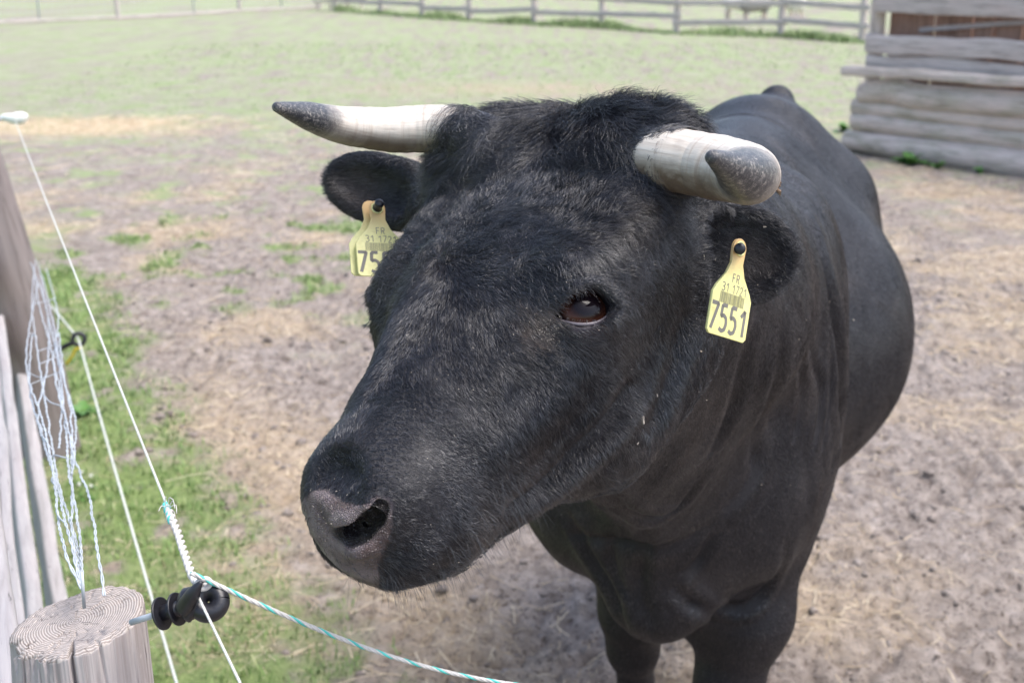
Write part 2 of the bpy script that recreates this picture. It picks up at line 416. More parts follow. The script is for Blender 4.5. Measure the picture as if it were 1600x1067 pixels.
# ---- body frame: s = animal's left, b = backwards, h = height
BO = np.array([.25, 1.93]); BB = nrm((.31, .951)); BSd = np.array([BB[1], -BB[0]])
def B(s, b, h):
    q = BO+s*BSd+b*BB; return np.array([q[0], q[1], h])
BM = np.array([[BSd[0], BSd[1], 0], [BB[0], BB[1], 0], [0, 0, 1.]])
def build_body():
    ell(B(0, .22, .90), (.225, .36, .38), BM, k=.10)                  # chest
    ell(B(0, .68, .89), (.365, .44, .35), BM, k=.12)                # belly
    ell(B(0, 1.02, .98), (.26, .33, .31), BM, k=.12)                # loin, rump
    cap(B(0, -.05, 1.22), B(0, .9, 1.20), .11, .10, k=.16)           # back line
    cap(B(0, .9, 1.20), B(0, 1.16, 1.22), .10, .075, k=.10)
    cap(B(0, 1.14, 1.20), B(0, 1.24, 1.30), .065, .026, k=.07)      # tail head
    for s in (1, -1):
        ell(B(s*.165, 1.0, 1.13), (.06, .10, .055), BM, k=.10)        # hook bone
        ell(B(s*.155+.012, 0.04, .98), (.10, .22, .32), BM, k=.10)         # shoulder blade
        ell(B(s*.120+.015, -.13, .88), (.08, .12, .15), BM, k=.08)         # point of shoulder
        ell(B(s*.15, 1.12, .82), (.13, .22, .30), BM, k=.10)         # thigh
        o_ = -.10
        chain([B(s*.15-.02, 1.10, .78), B(s*.13-.05, 1.05, .62), B(s*.10+o_, 1.24, .42), B(s*.10+o_, 1.20, .14)], [.12, .09, .05, .036], k=.06)
        chain([B(s*.10+o_, 1.20, .14), B(s*.10+o_, 1.15, .06)], [.036, .045], k=.03)
    # fore legs
    for pts, rs in ((FLL, (.10, .074, .050, .040, .034, .040)), (FLR, (.09, .052, .040, .026, .029, .036))):
        chain(pts, rs, k=.04)
        cap(pts[-1]-np.array([0, .0, .0]), pts[-1]+np.array([0, -.035, -.05]), .045, .055, k=.02)
    # neck
    nb = B(.0, -.02, 1.02)
    nm = H(0, .10, -.17)*.45+nb*.55+np.array([.03, 0, .07])
    cap(H(0, .06, -.15), nm, .112, .155, k=.10)
    cap(nm, nb+np.array([0, 0, .08]), .155, .21, k=.12)
    cap(H(0, .03, -.16), B(0, .05, 1.20), .085, .13, k=.14)           # crest
    cap(H(0, .17, -.19), B(.03, -.16, .92), .060, .12, k=.09)          # throat
    # brisket and dewlap
    ell(B(.01, -.14, .92), (.13, .14, .20), BM, k=.10)
    cap(B(.03, -.20, .86), B(.045, -.235, .735), .10, .045, sq=BM[0], m=.9, k=.09)
    cap(B(.045, -.235, .74), B(.03, .1, .62), .04, .09, k=.09)
    cap(H(0, .17, -.225), B(.05, -.20, .84), .018, .035, sq=BM[0], m=.5, k=.06)
    # tail
    chain([B(0, 1.25, 1.30), B(0, 1.38, 1.20), B(-.05, 1.43, .95), B(-.06, 1.42, .6)], [.03, .03, .02, .014], k=.03)
def GY(px, py, Y):
    d = P(px, py, 1.)-CAM; return CAM+d*(Y/d[1])
FLL = [B(.12, .0, .88), GY(1158, 955, 1.86), GY(1136, 1067, 1.86)]; FLL += [FLL[2]+[-.01, .0, -.12], FLL[2]+[-.012, .01, -.34], FLL[2]+[-.012, -.0, -.42]]
FLR = [B(-.08, .06, .82), GY(990, 955, 2.03), GY(990, 1012, 2.05), GY(994, 1067, 2.07)]; FLR += [FLR[3]+[0, .01, -.24], FLR[3]+[0, -.0, -.31]]
build_body(); build_head()

def nets(D, axs):
    X, Y, Z = axs; nx, ny, nz = D.shape
    S_ = D < 0
    c8 = sum(S_[a:nx-1+a, b:ny-1+b, c:nz-1+c].astype(np.uint8) for a in (0, 1) for b in (0, 1) for c in (0, 1))
    act = (c8 > 0) & (c8 < 8); I, J, K = np.nonzero(act)
    idx = np.full(act.shape, -1, np.int64); idx[I, J, K] = np.arange(len(I))
    acc = np.zeros((len(I), 3)); cnt = np.zeros(len(I))
    for ax in range(3):
        for a in (0, 1):
            for b in (0, 1):
                o0 = [a, b]; o0.insert(ax, 0); o1 = list(o0); o1[ax] = 1
                A_ = (I+o0[0], J+o0[1], K+o0[2]); B_ = (I+o1[0], J+o1[1], K+o1[2])
                d0 = D[A_].astype(float); d1 = D[B_].astype(float); m = (d0 < 0) != (d1 < 0)
                t = np.where(m, d0/(d0-d1+1e-20), 0)
                p0 = np.c_[X[A_[0]], Y[A_[1]], Z[A_[2]]]; p1 = np.c_[X[B_[0]], Y[B_[1]], Z[B_[2]]]
                acc += np.where(m[:, None], p0+(p1-p0)*t[:, None], 0); cnt += m
    V = acc/cnt[:, None]; F = []
    for ax in range(3):
        sl0 = [slice(1, -1)]*3; sl0[ax] = slice(0, -1); sl1 = list(sl0); sl1[ax] = slice(1, None)
        a = S_[tuple(sl0)]; b = S_[tuple(sl1)]; m = a != b; i, j, k = np.nonzero(m); fl = a[i, j, k]
        off = [1, 1, 1]; off[ax] = 0; i, j, k = i+off[0], j+off[1], k+off[2]
        o = [x for x in range(3) if x != ax]
        def at(u, v_):
            c = [i, j, k]; c[o[0]] = c[o[0]]-u; c[o[1]] = c[o[1]]-v_; return idx[tuple(c)]
        q = np.c_[at(0, 0), at(1, 0), at(1, 1), at(0, 1)]
        if ax == 1: fl = ~fl
        q[~fl] = q[~fl][:, ::-1]; F.append(q)
    F = np.concatenate(F); F = F[(F >= 0).all(1)]
    return V, F
def extract(hf, hc):
    def axis(lo, hi, a, b):
        x = np.r_[np.arange(lo, a, hc), np.arange(a, b, hf), np.arange(b, hi+hc, hc)]
        return x[np.r_[True, np.diff(x) > hf*.3]]
    X = axis(-.34, 1.25, -.26, .32); Y = axis(.72, 3.62, .78, 1.50); Z = axis(-.02, 1.66, .98, 1.64)
    nx, ny, nz = len(X), len(Y), len(Z); D = np.full((nx, ny, nz), .12, np.float32); bs = 14
    bl = [(i, j, k) for i in range(0, nx, bs) for j in range(0, ny, bs) for k in range(0, nz, bs)]
    rng = lambda A, i: (A[i], A[min(i+bs, len(A)-1)])
    cen = np.array([[sum(rng(X, i))/2, sum(rng(Y, j))/2, sum(rng(Z, k))/2] for i, j, k in bl])
    hs = np.array([[np.diff(rng(X, i))[0]/2, np.diff(rng(Y, j))[0]/2, np.diff(rng(Z, k))[0]/2] for i, j, k in bl])
    dc = sdf(cen)
    for (i, j, k), c, h, d in zip(bl, cen, hs, dc):
        dg = np.linalg.norm(h)
        i1, j1, k1 = min(i+bs, nx), min(j+bs, ny), min(k+bs, nz)
        if d < -dg*1.5-.05: D[i:i1, j:j1, k:k1] = -.1; continue
        pr = [q for q in PR if np.linalg.norm(q['c']-c) < q['rad']+dg+.12]
        if not pr: continue
        g = np.stack(np.meshgrid(X[i:i1], Y[j:j1], Z[k:k1], indexing='ij'), -1).reshape(-1, 3)
        D[i:i1, j:j1, k:k1] = sdf(g, pr).reshape(i1-i, j1-j, k1-k)
    return nets(D, (X, Y, Z))
import time; _t = time.time()
V, F = extract(.0045, .014) if QUICK else extract(.0029, .0092)
for _ in range(2 if not QUICK else 1):
    g = grad(V); V = V-g*np.clip(sdf(V), -.004, .004)[:, None]
NV = grad(V, .0025)
print('bull', len(V), time.time()-_t)

# ---- bull: parts
BASE = B(0, .5, 0)
bull = empty('bull', BASE)
tag(bull, 'large black bull with pale horns and yellow ear tags looking over the fence', 'bull')
def bodymat():
    q = NM('black_hide'); mk, _ = q.attr('mask'); sp = q.n('SeparateColor'); q.l(mk, sp.inputs[0])
    muz, dirt, skin = sp.outputs[0], sp.outputs[1], sp.outputs[2]
    v = q.coord('Object')
    n = q.noise(v, 60, 6, .65); n2 = q.noise(v, 9, 4, .6)
    hide = q.ramp(n2, [(.35, (.008, .0078, .011)), (.7, (.015, .0138, .0165))])
    hide = q.mix(q.math('MULTIPLY', dirt, .8), hide, (.10, .075, .06))
    vr = q.n('TexVoronoi'); vr.feature = 'DISTANCE_TO_EDGE'; vr.inputs['Scale'].default_value = 560; q.l(v, vr.inputs['Vector'])
    mc = q.ramp(n, [(.3, (.040, .026, .026)), (.5, (.105, .070, .068)), (.75, (.21, .165, .165))])
    n4 = q.noise(v, 22, 3, .6); mc = q.mix(q.ramp(n4, [(.46, (0, 0, 0)), (.60, (.75, .75, .75))]), mc, (.24, .195, .20))
    c = q.mix(muz, hide, mc)
    c = q.mix(q.ramp(skin, [(0, (0, 0, 0)), (.5, (1, 1, 1))]), c, (.040, .032, .038)); c = q.mix(q.ramp(skin, [(.5, (0, 0, 0)), (.9, (1, 1, 1))]), c, (.010, .006, .007)); q.col(c)
    rg = q.math('MULTIPLY_ADD', q.math('MULTIPLY', muz, q.ramp(q.noise(v, 35, 3, .6), [(.4, (.5, .5, .5)), (.6, (1, 1, 1))])), -.27, .56); q.l(rg, q.b.inputs['Roughness'])
    q.l(q.math('MULTIPLY_ADD', muz, .32, .34), q.b.inputs['Specular IOR Level'])
    peb = q.ramp(vr.outputs['Distance'], [(.0, (0, 0, 0)), (.25, (1, 1, 1))])
    h = q.math('MULTIPLY', q.math('ADD', q.math('MULTIPLY', peb, 1.6), q.math('MULTIPLY', n, 3.0)), muz)
    # short coat: fine streaks running back along the body
    st = q.coord('Object', (180, 45, 60)); hs = q.noise(st, 3., 4, .7)
    h2 = q.math('ADD', h, q.math('MULTIPLY', hs, q.math('SUBTRACT', 1.0, muz)))
    q.nor(q.bump(h2, .8, .0012)); return q.m
PADO = [(400, 690), (466, 716), (486, 734), (503, 758), (526, 776), (552, 787), (574, 783), (590, 770), (604, 784), (612, 810), (609, 840), (603, 864), (592, 890), (596, 960), (400, 960)]
def masks(V):
    h = hl(V)
    s_, f_, n_ = h.T
    # bare nose leather: outline measured on the muzzle, mirrored, in the (s, n) plane of the nose front
    W3 = HO+np.c_[np.where(s_ < -.008, -.016-s_, s_), f_, n_]@HM; q_ = W3-CAM; zc_ = q_@CF
    jx = (1.6*perlin(V*140)+2.2*perlin(V*60)); x = 800+2000*(q_@CX)/zc_+jx; y = 533.5-2000*(q_@CU)/zc_+jx; ins_ = np.zeros(len(V), bool); dm = np.full(len(V), 9e3)
    pg = np.array(PADO, float)
    for (x0, y0), (x1, y1) in zip(pg, np.roll(pg, -1, 0)):
        ins_ ^= ((y0 > y) != (y1 > y)) & (x < (x1-x0)*(y-y0)/(y1-y0+1e-9)+x0)
        t = np.clip(((x-x0)*(x1-x0)+(y-y0)*(y1-y0))/((x1-x0)**2+(y1-y0)**2+1e-12), 0, 1)
        dm = np.minimum(dm, np.hypot(x-x0-t*(x1-x0), y-y0-t*(y1-y0)))
    dm = dm*.0005
    m = sstep(-.0010, .0016, np.where(ins_, dm, -dm))*sstep(.365, .375, f_)*(n_ > -.137)*(np.linalg.norm(h-hl(HIT(540, 820)), axis=1) < .105)
    e = np.minimum(np.linalg.norm(h-np.array(EYEC), axis=1), np.linalg.norm(h-np.array(EYEC)*[-1, 1, 1], axis=1))
    skin = .5*sstep(.0365, .030, e)
    for sg in (1, -1):
        for i in range(len(NOS)-1):
            for j in np.linspace(0, 1, 4):
                o_ = NOS[i][0]*(1-j)+NOS[i+1][0]*j; rr_ = NOS[i][1]; o_ = H(*(hl(o_)*np.array([sg, 1, 1])+np.array([0 if sg > 0 else -.034, 0, 0])))
                w_ = np.linalg.norm(V-(o_+INW*.011), axis=1); skin = np.maximum(skin, 1.*sstep(rr_+.0115, rr_+.0065, w_)*(f_ > .39))
    ec = np.array(EYEC)-ESIDE*.034-EUP*.008
    dirt = sstep(.030, .008, np.linalg.norm((h-ec)*[1, 1, 1], axis=1)+.008*perlin(V*90))*.8
    # scuffed ridge above the fore-whorl, base of ears
    dirt = np.maximum(dirt, .12*sstep(.2, .7, fbm(V*7+3, 3)))
    ins = np.zeros(len(V))
    for k_, (b_, t_, hw, face) in enumerate(EARS):
        a1 = nrm(t_-b_); n1 = nrm(face-a1*(a1@face)); c = b_*.35+t_*.65
        d = np.linalg.norm(V-c-n1*.002, axis=1); ins = np.maximum(ins, sstep(.035, .012, d))
    dirt = np.maximum(dirt, ins*.22)
    return m, dirt, skin
mz, dirt, skin = masks(V)
def hide_disp(V):
    h = hl(V); s_, f_, n_ = h.T
    d = mz*(.0006*perlin(V*260)+.0009*perlin(V*90))
    # neck skin folds (vertical rows behind the jaw) and loose folds on chest
    b = (V-np.array([BO[0], BO[1], 0]))@BM.T
    neck = sstep(.10, .17, np.linalg.norm(h-np.array([.05, .15, -.1]), axis=1)-.06)*sstep(.30, -.05, b[:, 1])
    q = np.c_[b[:, 0]*3, (b[:, 1]+.35*b[:, 2])*32, b[:, 2]*4]
    d = d+neck*.0030*perlin(q+perlin(V*6)[:, None]*.8)*sstep(.62, .9, b[:, 2])*sstep(-.25, .2, perlin(V*4.)+.1)
    d = d+neck*.010*perlin(V*np.array([5, 5, 3.])+4)
    d = d+.006*perlin(V*3.3+9)*sstep(.2, .5, b[:, 1]+.1)
    # brisket folds
    d = d-.010*neck*np.exp(-((b[:, 2]-(.86+.3*b[:, 0]+.03*perlin(V*8)))/.012)**2)*sstep(.12, .0, np.abs(b[:, 0]-.02)-.02)
    return d
def groove(V, pts, w_, depth):
    p = np.array([HIT(x, y, 1.) for x, y in pts]); p = spline(p, 24); lo, hi = p.min(0)-.08, p.max(0)+.08
    m = ((V > lo) & (V < hi)).all(1); Q = V[m]; d = np.full(len(Q), 9.); tt = np.zeros(len(Q))
    for i in range(23):
        ab = p[i+1]-p[i]; t = np.clip((Q-p[i])@ab/(ab@ab+1e-12), 0, 1); e = np.linalg.norm(Q-p[i]-t[:, None]*ab, axis=1); k = e < d; d[k] = e[k]; tt[k] = (i+t[k])/23
    fade = np.sin(np.clip(tt, 0, 1)*math.pi)**.6
    out = np.zeros(len(V)); out[m] = (-depth*np.exp(-(d/w_)**2)+.45*depth*np.exp(-((d-2.1*w_)/(1.1*w_))**2))*fade; return out
GRV = [([(1245, 330), (1280, 420), (1305, 530), (1316, 640), (1316, 690)], .018, .013), ([(1100, 735), (1065, 790), (1010, 815), (960, 790), (915, 745)], .010, .009),
       ([(1225, 840), (1200, 915), (1140, 950), (1085, 945), (1050, 915)], .009, .010), ([(1165, 520), (1140, 620), (1105, 710)], .012, .006), ([(1215, 500), (1205, 610), (1180, 720), (1130, 800)], .012, .007),
       ([(1262, 470), (1272, 590), (1262, 700)], .008, .0045), ([(1282, 500), (1290, 600), (1280, 700)], .007, .004), ([(1240, 480), (1246, 590), (1236, 690)], .007, .0035),
       ([(885, 800), (925, 870), (960, 930), (985, 990)], .012, .010), ([(930, 790), (955, 860), (985, 930)], .008, .006), ([(1010, 830), (1000, 900), (1020, 980)], .010, .006),
       ([(1120, 830), (1090, 880), (1060, 900)], .009, .005), ([(985, 590), (960, 640), (905, 700), (850, 757), (790, 808)], .009, .010), ([(1075, 480), (1050, 580), (1010, 680)], .012, .005), ([(860, 560), (810, 620), (760, 660)], .016, .004)]
V2 = V+NV*(hide_disp(V)+sum(groove(V, *g_) for g_ in GRV))[:, None]
def vnormals(V, F):
    n = np.cross(V[F[:, 2]]-V[F[:, 0]], V[F[:, 3]]-V[F[:, 1]]); out = np.zeros_like(V)
    for k in range(4): np.add.at(out, F[:, k], n)
    out /= np.linalg.norm(out, axis=1)[:, None]+1e-20; return out*np.sign((out*NV).sum(1))[:, None]
NV2 = vnormals(V2, F)
body = mesh('body', V2, F, bodymat(), bull)
vcol(body, 'mask', np.c_[mz, dirt, skin])

# ---- horns
def hornmat():
    q = NM('horn'); a, _ = q.attr('tip'); sp = q.n('SeparateColor'); q.l(a, sp.inputs[0]); t, ang, low = sp.outputs
    v = q.coord('Object')
    gr, _ = q.attr('grain'); mp = q.n('Mapping'); mp.inputs['Scale'].default_value = (14, 150, 150); q.l(gr, mp.inputs[0])
    st = q.noise(mp.outputs[0], 1.5, 6, .7, .5)
    mp2 = q.n('Mapping'); mp2.inputs['Scale'].default_value = (110, 8, 8); q.l(gr, mp2.inputs[0]); rg = q.noise(mp2.outputs[0], 1, 4, .6, .4)
    n = q.noise(v, 28, 6, .65, .4)
    c = q.ramp(st, [(.25, (.40, .33, .27)), (.5, (.56, .50, .43)), (.8, (.70, .65, .58))])
    c = q.mix(q.ramp(rg, [(.34, (.65, .65, .65)), (.47, (0, 0, 0))]), c, (.30, .22, .17))
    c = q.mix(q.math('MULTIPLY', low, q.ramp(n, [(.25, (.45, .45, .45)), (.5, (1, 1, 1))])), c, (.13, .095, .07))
    bl = q.math('ADD', t, q.math('MULTIPLY', q.math('SUBTRACT', n, .5), .22))
    dk = q.ramp(bl, [(.66, (0, 0, 0)), (.70, (.55, .55, .55)), (.78, (1, 1, 1))])
    sc = q.noise(v, 240, 5, .8, 1.); dc = q.ramp(sc, [(.38, (.022, .024, .03)), (.52, (.060, .058, .062)), (.68, (.34, .31, .28))])
    c = q.mix(dk, c, dc); q.col(c)
    q.l(q.math('MULTIPLY_ADD', dk, -.08, .5), q.b.inputs['Roughness'])
    q.nor(q.bump(q.math('ADD', st, q.math('MULTIPLY', rg, .7)), .35, .0015)); return q.m
HORN = hornmat()
def horn(pts, rad, dirtdir):
    n = 48; pts = spline([np.asarray(p) for p in pts], 140)
    ln = np.r_[0, np.cumsum(np.linalg.norm(np.diff(pts, axis=0), axis=1))]
    tt = ln/ln[-1]; rr = np.interp(tt, np.linspace(0, 1, len(rad)), rad)
    tip_ = np.linspace(0, 1, 12)[1:]; e_ = nrm(pts[-1]-pts[-2]); rt = rr[-1]; pts = np.r_[pts, [pts[-1]+e_*rt*.9*math.sin(a*math.pi/2) for a in tip_]]; rr = np.r_[rr, [max(rt*math.cos(a*math.pi/2), 1e-4) for a in tip_]]
    ln = np.r_[0, np.cumsum(np.linalg.norm(np.diff(pts, axis=0), axis=1))]; tt = ln/ln[-1]
    mb = MB(); mb.tube(pts, rr, n, True, .92); v = np.concatenate(mb.v); c = np.repeat(pts, n, 0); r_ = v-c
    T = np.repeat(tt, n); q = np.c_[T*40, T*0+3, T*0]; 
    amp = sstep(.75, .45, T)
    r2 = r_*(1+.022*perlin(q)*amp+.02*perlin(v*30)+.008*perlin(v*110))[:, None]
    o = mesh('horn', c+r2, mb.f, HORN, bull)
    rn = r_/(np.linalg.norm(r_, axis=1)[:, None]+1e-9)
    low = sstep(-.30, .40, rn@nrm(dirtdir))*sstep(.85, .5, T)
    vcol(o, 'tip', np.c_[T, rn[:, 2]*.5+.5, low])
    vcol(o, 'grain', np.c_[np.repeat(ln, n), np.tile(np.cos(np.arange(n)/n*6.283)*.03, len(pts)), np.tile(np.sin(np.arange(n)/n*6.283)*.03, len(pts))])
    return o
horn([P(765, 228, 1.26), P(690, 203, 1.30), P(610, 203, 1.295), P(535, 196, 1.265), P(480, 181, 1.215), P(434, 168, 1.165)],
     [.028, .0270, .0250, .0205, .0148, .0055], (0, .2, -1))
horn([P(955, 248, 1.25), P(1026, 247, 1.145), P(1105, 259, 1.105), P(1160, 270, 1.060), P(1168, 275, 1.005), P(1146, 264, .955), P(1114, 246, .920)],
     [.030, .0295, .0305, .0300, .0265, .019, .0060], (0, -.2, -1))
mb = MB()                                            # dried mud stuck to the outer bend of the horn
for _ in range(34):
    a = RNG.uniform(-1, 1, 3); c = P(1212+RNG.normal(0, 1.8), 283+RNG.normal(0, 9), 1.052+RNG.normal(0, .004))
    r_ = RNG.uniform(.0009, .0024); th = RNG.uniform(0, 6.28); mb.box(c, (r_, r_*.8, r_*1.2), Matrix.Rotation(th, 3, Vector(nrm(a))), r_*.3)
tag(mb.build('dried_mud', plain('dry_mud', (.16, .11, .075), .9, .2, .5, .5, 300), bull, False), 'crumbly dried mud stuck to the horn')

# ---- eyes
def eyemat():
    q = NM('eye_ball'); a, _ = q.attr('iris'); sp = q.n('SeparateColor'); q.l(a, sp.inputs[0])
    n = q.noise(q.coord('Object'), 160, 5, .7)
    c = q.ramp(sp.outputs[0], [(.0, (.003, .003, .006)), (.50, (.004, .003, .005)), (.62, (.016, .006, .004)), (.78, (.055, .018, .010)), (.93, (.062, .028, .020)), (.99, (.02, .012, .011))])
    c = q.mix(q.math('MULTIPLY', n, .35), c, (.02, .008, .006)); q.col(c)
    q.set(Roughness=.03); q.b.inputs['Specular IOR Level'].default_value = .2
    return q.m
EYEM = eyemat(); LIDM = plain('eyelid_skin', (.10, .085, .10), .35, .5, .3)
def ico(c, r, nu=64, nv=48):
    v = []; f = []
    for i in range(nv+1):
        for j in range(nu):
            a = math.pi*i/nv; b = 2*math.pi*j/nu; v.append((math.sin(a)*math.cos(b), math.sin(a)*math.sin(b), math.cos(a)))
    for i in range(nv):
        for j in range(nu): f.append((i*nu+j, (i+1)*nu+j, (i+1)*nu+(j+1) % nu, i*nu+(j+1) % nu))
    return np.array(v)*r+c, f
for sg in (1, -1):
    ec = H(EYEC[0]*sg, EYEC[1], EYEC[2]); ed = HM.T@(EDIR*[sg, 1, 1]); es = HM.T@(ESIDE*[sg, 1, 1]); eu = HM.T@(EUP*[sg, 1, 1])
    v, f = ico(ec, EYER); o = mesh('eye', v, f, EYEM, bull)
    x = (v-ec)/EYER; gx = x@es-.10; gy = x@eu-.04
    vcol(o, 'iris', np.clip(np.hypot(gx/.95, gy/.72), 0, 1)*(x@ed > 0)+(x@ed <= 0))

    pts = []
    for t in np.linspace(-1, 1, 30):
        x_ = t*.0236; y_ = .0150-math.sqrt(max(.0303**2-x_**2, 0)); xx, yy = x_*math.cos(.12)-y_*math.sin(.12), x_*math.sin(.12)+y_*math.cos(.12)
        zz = math.sqrt(max(.0262**2-xx**2-yy**2, 1e-6)); pts.append(ec+es*xx+eu*yy+ed*zz)
    mb = MB(); mb.tube(pts, .0016*np.sin(np.linspace(.25, 2.9, 30))**.5, 10); o = mb.build('eyelid_rim', LIDM, bull)

# ---- ear tags
TAGM = NM('yellow_tag_plastic'); _n = TAGM.noise(TAGM.coord(), 90, 4, .6); _g, _ = TAGM.attr('up')
_c = TAGM.ramp(_n, [(.3, (.66, .62, .25)), (.7, (.78, .74, .33))])
_d = TAGM.noise(TAGM.coord(), 260, 6, .75, .6); _c = TAGM.mix(TAGM.ramp(_d, [(.56, (0, 0, 0)), (.70, (.55, .55, .55))]), _c, (.36, .29, .14))
TAGM.col(TAGM.mix(TAGM.ramp(_g, [(.55, (0, 0, 0)), (.85, (1, 1, 1))]), _c, (.62, .40, .17))); TAGM.set(Roughness=.42)
TAGM = TAGM.m
INK = plain('tag_print_grey', (.17, .16, .14), .6); INK2 = plain('tag_print_faint', (.30, .285, .16), .6)
GL = {'7': [[(0, 1), (.5, 1), (.12, 0)]], '5': [[(.48, 1), (.08, 1), (.05, .56), (.25, .62), (.44, .52), (.5, .31), (.42, .08), (.22, 0), (0, .09)]], '1': [[(.08, .74), (.36, 1), (.36, 0)]],
      '3': [[(.02, .9), (.14, 1), (.35, 1), (.47, .86), (.45, .64), (.2, .54), (.46, .45), (.5, .2), (.36, .02), (.15, 0), (0, .1)]], '2': [[(.02, .8), (.12, .97), (.3, 1), (.46, .88), (.45, .65), (.02, 0), (.5, 0)]],
      'F': [[(.45, 1), (.03, 1), (.03, 0)], [(.03, .53), (.38, .53)]], 'R': [[(.03, 0), (.03, 1), (.36, 1), (.48, .87), (.48, .65), (.36, .53), (.03, .53)], [(.22, .53), (.5, 0)]]}
def font_mesh(txt, size, mat, name, parent, fr, x, y, sx=1., sy=1., sw=.07):
    """print the characters as stroked ribbons lying just proud of the tag"""
    org, u, vv, ww = fr; mb = MB(); adv = .74; tot = sum(.42 if c == ' ' else adv for c in txt)-.24; cx = -tot/2; lift = .00100
    for c in txt:
        for st in GL.get(c, []):
            p = np.array(st, float)*[1, 1.]; p = np.c_[(p[:, 0]+cx)*size*sx+x, (p[:, 1]-.5)*size*sy+y]; q = []
            for a, b in zip(p, p[1:]): q += [a+(b-a)*.06, a+(b-a)*.94] if len(p) > 3 else [a, a+(b-a)*.97, ]
            q.append(p[-1]); q = np.array(q); t = np.gradient(q, axis=0); t /= np.linalg.norm(t, axis=1)[:, None]+1e-9; nn = np.c_[-t[:, 1], t[:, 0]]*size*sw
            lift += .000012; m = len(q); P2 = np.r_[q-nn, q+nn]
            mb.add(org+np.outer(P2[:, 0], u)+np.outer(P2[:, 1], vv)+lift*ww, [(i, i+1, m+i+1, m+i) for i in range(m-1)])
        cx += .42 if c == ' ' else adv
    return mb.build(name, mat, parent, False)
def ear_tag(org, u, vv, lab, back=(.0, 0., .006)):
    """org = pin position; u = right, vv = up; tag hangs down"""
    u = nrm(u); vv = nrm(vv-u*(vv@u)); ww = np.cross(u, vv)
    if ww@(CAM-org) < 0: ww = -ww
    out = []
    W_ = .0265
    out += [(-W_, -.0745), (-W_+.003, -.0775), (W_-.003, -.0775), (W_, -.0745), (W_, -.042), (W_*.86, -.0355), (.0125, -.0235), (.0078, -.013)]
    for a in np.linspace(-.2, math.pi+.2, 15): out.append((.0088*math.cos(a), .0088*math.sin(a)))
    out += [(-.0078, -.013), (-.0125, -.0235), (-W_*.86, -.0355), (-W_, -.042)]
    t = empty('ear_tag', 0*org); t.parent = bull; t.location = org-BASE
    tag(t, lab)
    def plate(name, of, off):
        n = len(out); P0 = []
        for z, sc in ((-.0008, .99), (-.0004, 1.), (.0004, 1.), (.0008, .985)):
            for x, y in out: P0.append(of+(x*sc)*u+(y if sc == 1 else -.038+(y+.038)*(sc+.005))*vv+(z+off+3.2*x*x*-.6+abs(min(y, 0))**2*.55)*ww)
        P0 = np.array(P0); f = [tuple(range(n))[::-1], tuple(3*n+i for i in range(n))]
        f += [(k*n+i, k*n+(i+1) % n, (k+1)*n+(i+1) % n, (k+1)*n+i) for k in range(3) for i in range(n)]
        o = mesh(name, P0, f, TAGM, t, False); vcol(o, 'up', np.tile(np.clip(np.array([(y+.078)/.087 for x, y in out]), 0, 1), 4)); return o
    # flat front plate with the print just proud of it
    def flat(name, of, off):
        n = len(out); P0 = np.array([of+x*u+y*vv+(z+off)*ww for z in (-.0009, .0009) for x, y in out]); f = [tuple(range(n))[::-1], tuple(n+i for i in range(n))]
        f += [(i, (i+1) % n, n+(i+1) % n, n+i) for i in range(n)]
        o = mesh(name, P0, f, TAGM, t, False); b = o.modifiers.new('bv', 'BEVEL'); b.width = .0004; b.segments = 2
        vcol(o, 'up', np.tile(np.clip(np.array([(y+.078)/.087 for x, y in out]), 0, 1), 2)); return o
    flat('tag_plate', org, 0.)
    flat('rear_tag_plate', org+u*back[0]+vv*back[1], -back[2])
    fr = (org, u, vv, ww)
    font_mesh('FR', .0072, INK, 'country_letters', t, fr, .001, -.0262, sw=.055)
    font_mesh('31 1721', .0072, INK, 'herd_number', t, fr, .001, -.0355, sw=.055)
    font_mesh('7551', .0205, INK, 'animal_number', t, fr, -.0012, -.0620, sx=.86, sy=1.08, sw=.085)
    mb = MB(); x = -.0165
    while x < .0165:
        wd = RNG.choice([.00035, .00055, .0009]); mb.box(org+u*(x+wd/2)+vv*(-.0445)+ww*.00105, (wd/2, .0046, .0001), np.array([u, vv, ww])); x += wd+RNG.choice([.0004, .0007])
    mb.build('barcode', INK2, t, False)
    # pin: ring collar, shank and domed button
    mb = MB(); a = np.linspace(0, 2*math.pi, 25)
    mb.tube([org+ww*.0012+.0058*(math.cos(q)*u+math.sin(q)*vv) for q in a], .0009, 8, False); mb.build('collar', TAGM, t)
    bpy.context.view_layer.update()
    vcol(t.children[-1], 'up', np.full(len(t.children[-1].data.vertices), .4))
    mb = MB(); ax = [(.0, .0050), (.002, .0050), (.0035, .0042), (.007, .0036), (.009, .0042), (.0105, .0050), (.0125, .0050), (.0140, .0042), (.0148, .0022), (.0150, .0002)]
    pd = nrm(ww*.75+PINLEAN*.66); mb.tube([org+ww*.0005+pd*q[0] for q in ax], [q[1] for q in ax], 20); mb.build('pin_button', M['black'], t)
    return t
PINLEAN = -CX*.9
_o = P(1155, 389, 1.095)
ear_tag(_o, P(1168, 489, 1.128)-P(1105, 468, 1.090), P(1155, 388, 1.095)-P(1125, 520, 1.083), 'yellow ear tag in the ear in front of the shoulder, number 7551 fully readable', back=(.0085, .002, .008))
PINLEAN = -CX*.1
_o = P(589, 326, 1.345)
ear_tag(_o, P(640, 392, 1.36)-P(548, 388, 1.335), P(589, 326, 1.345)-P(576, 430, 1.315), 'yellow ear tag half hidden behind the face, only 75 readable', back=(-.0045, .004, .009))

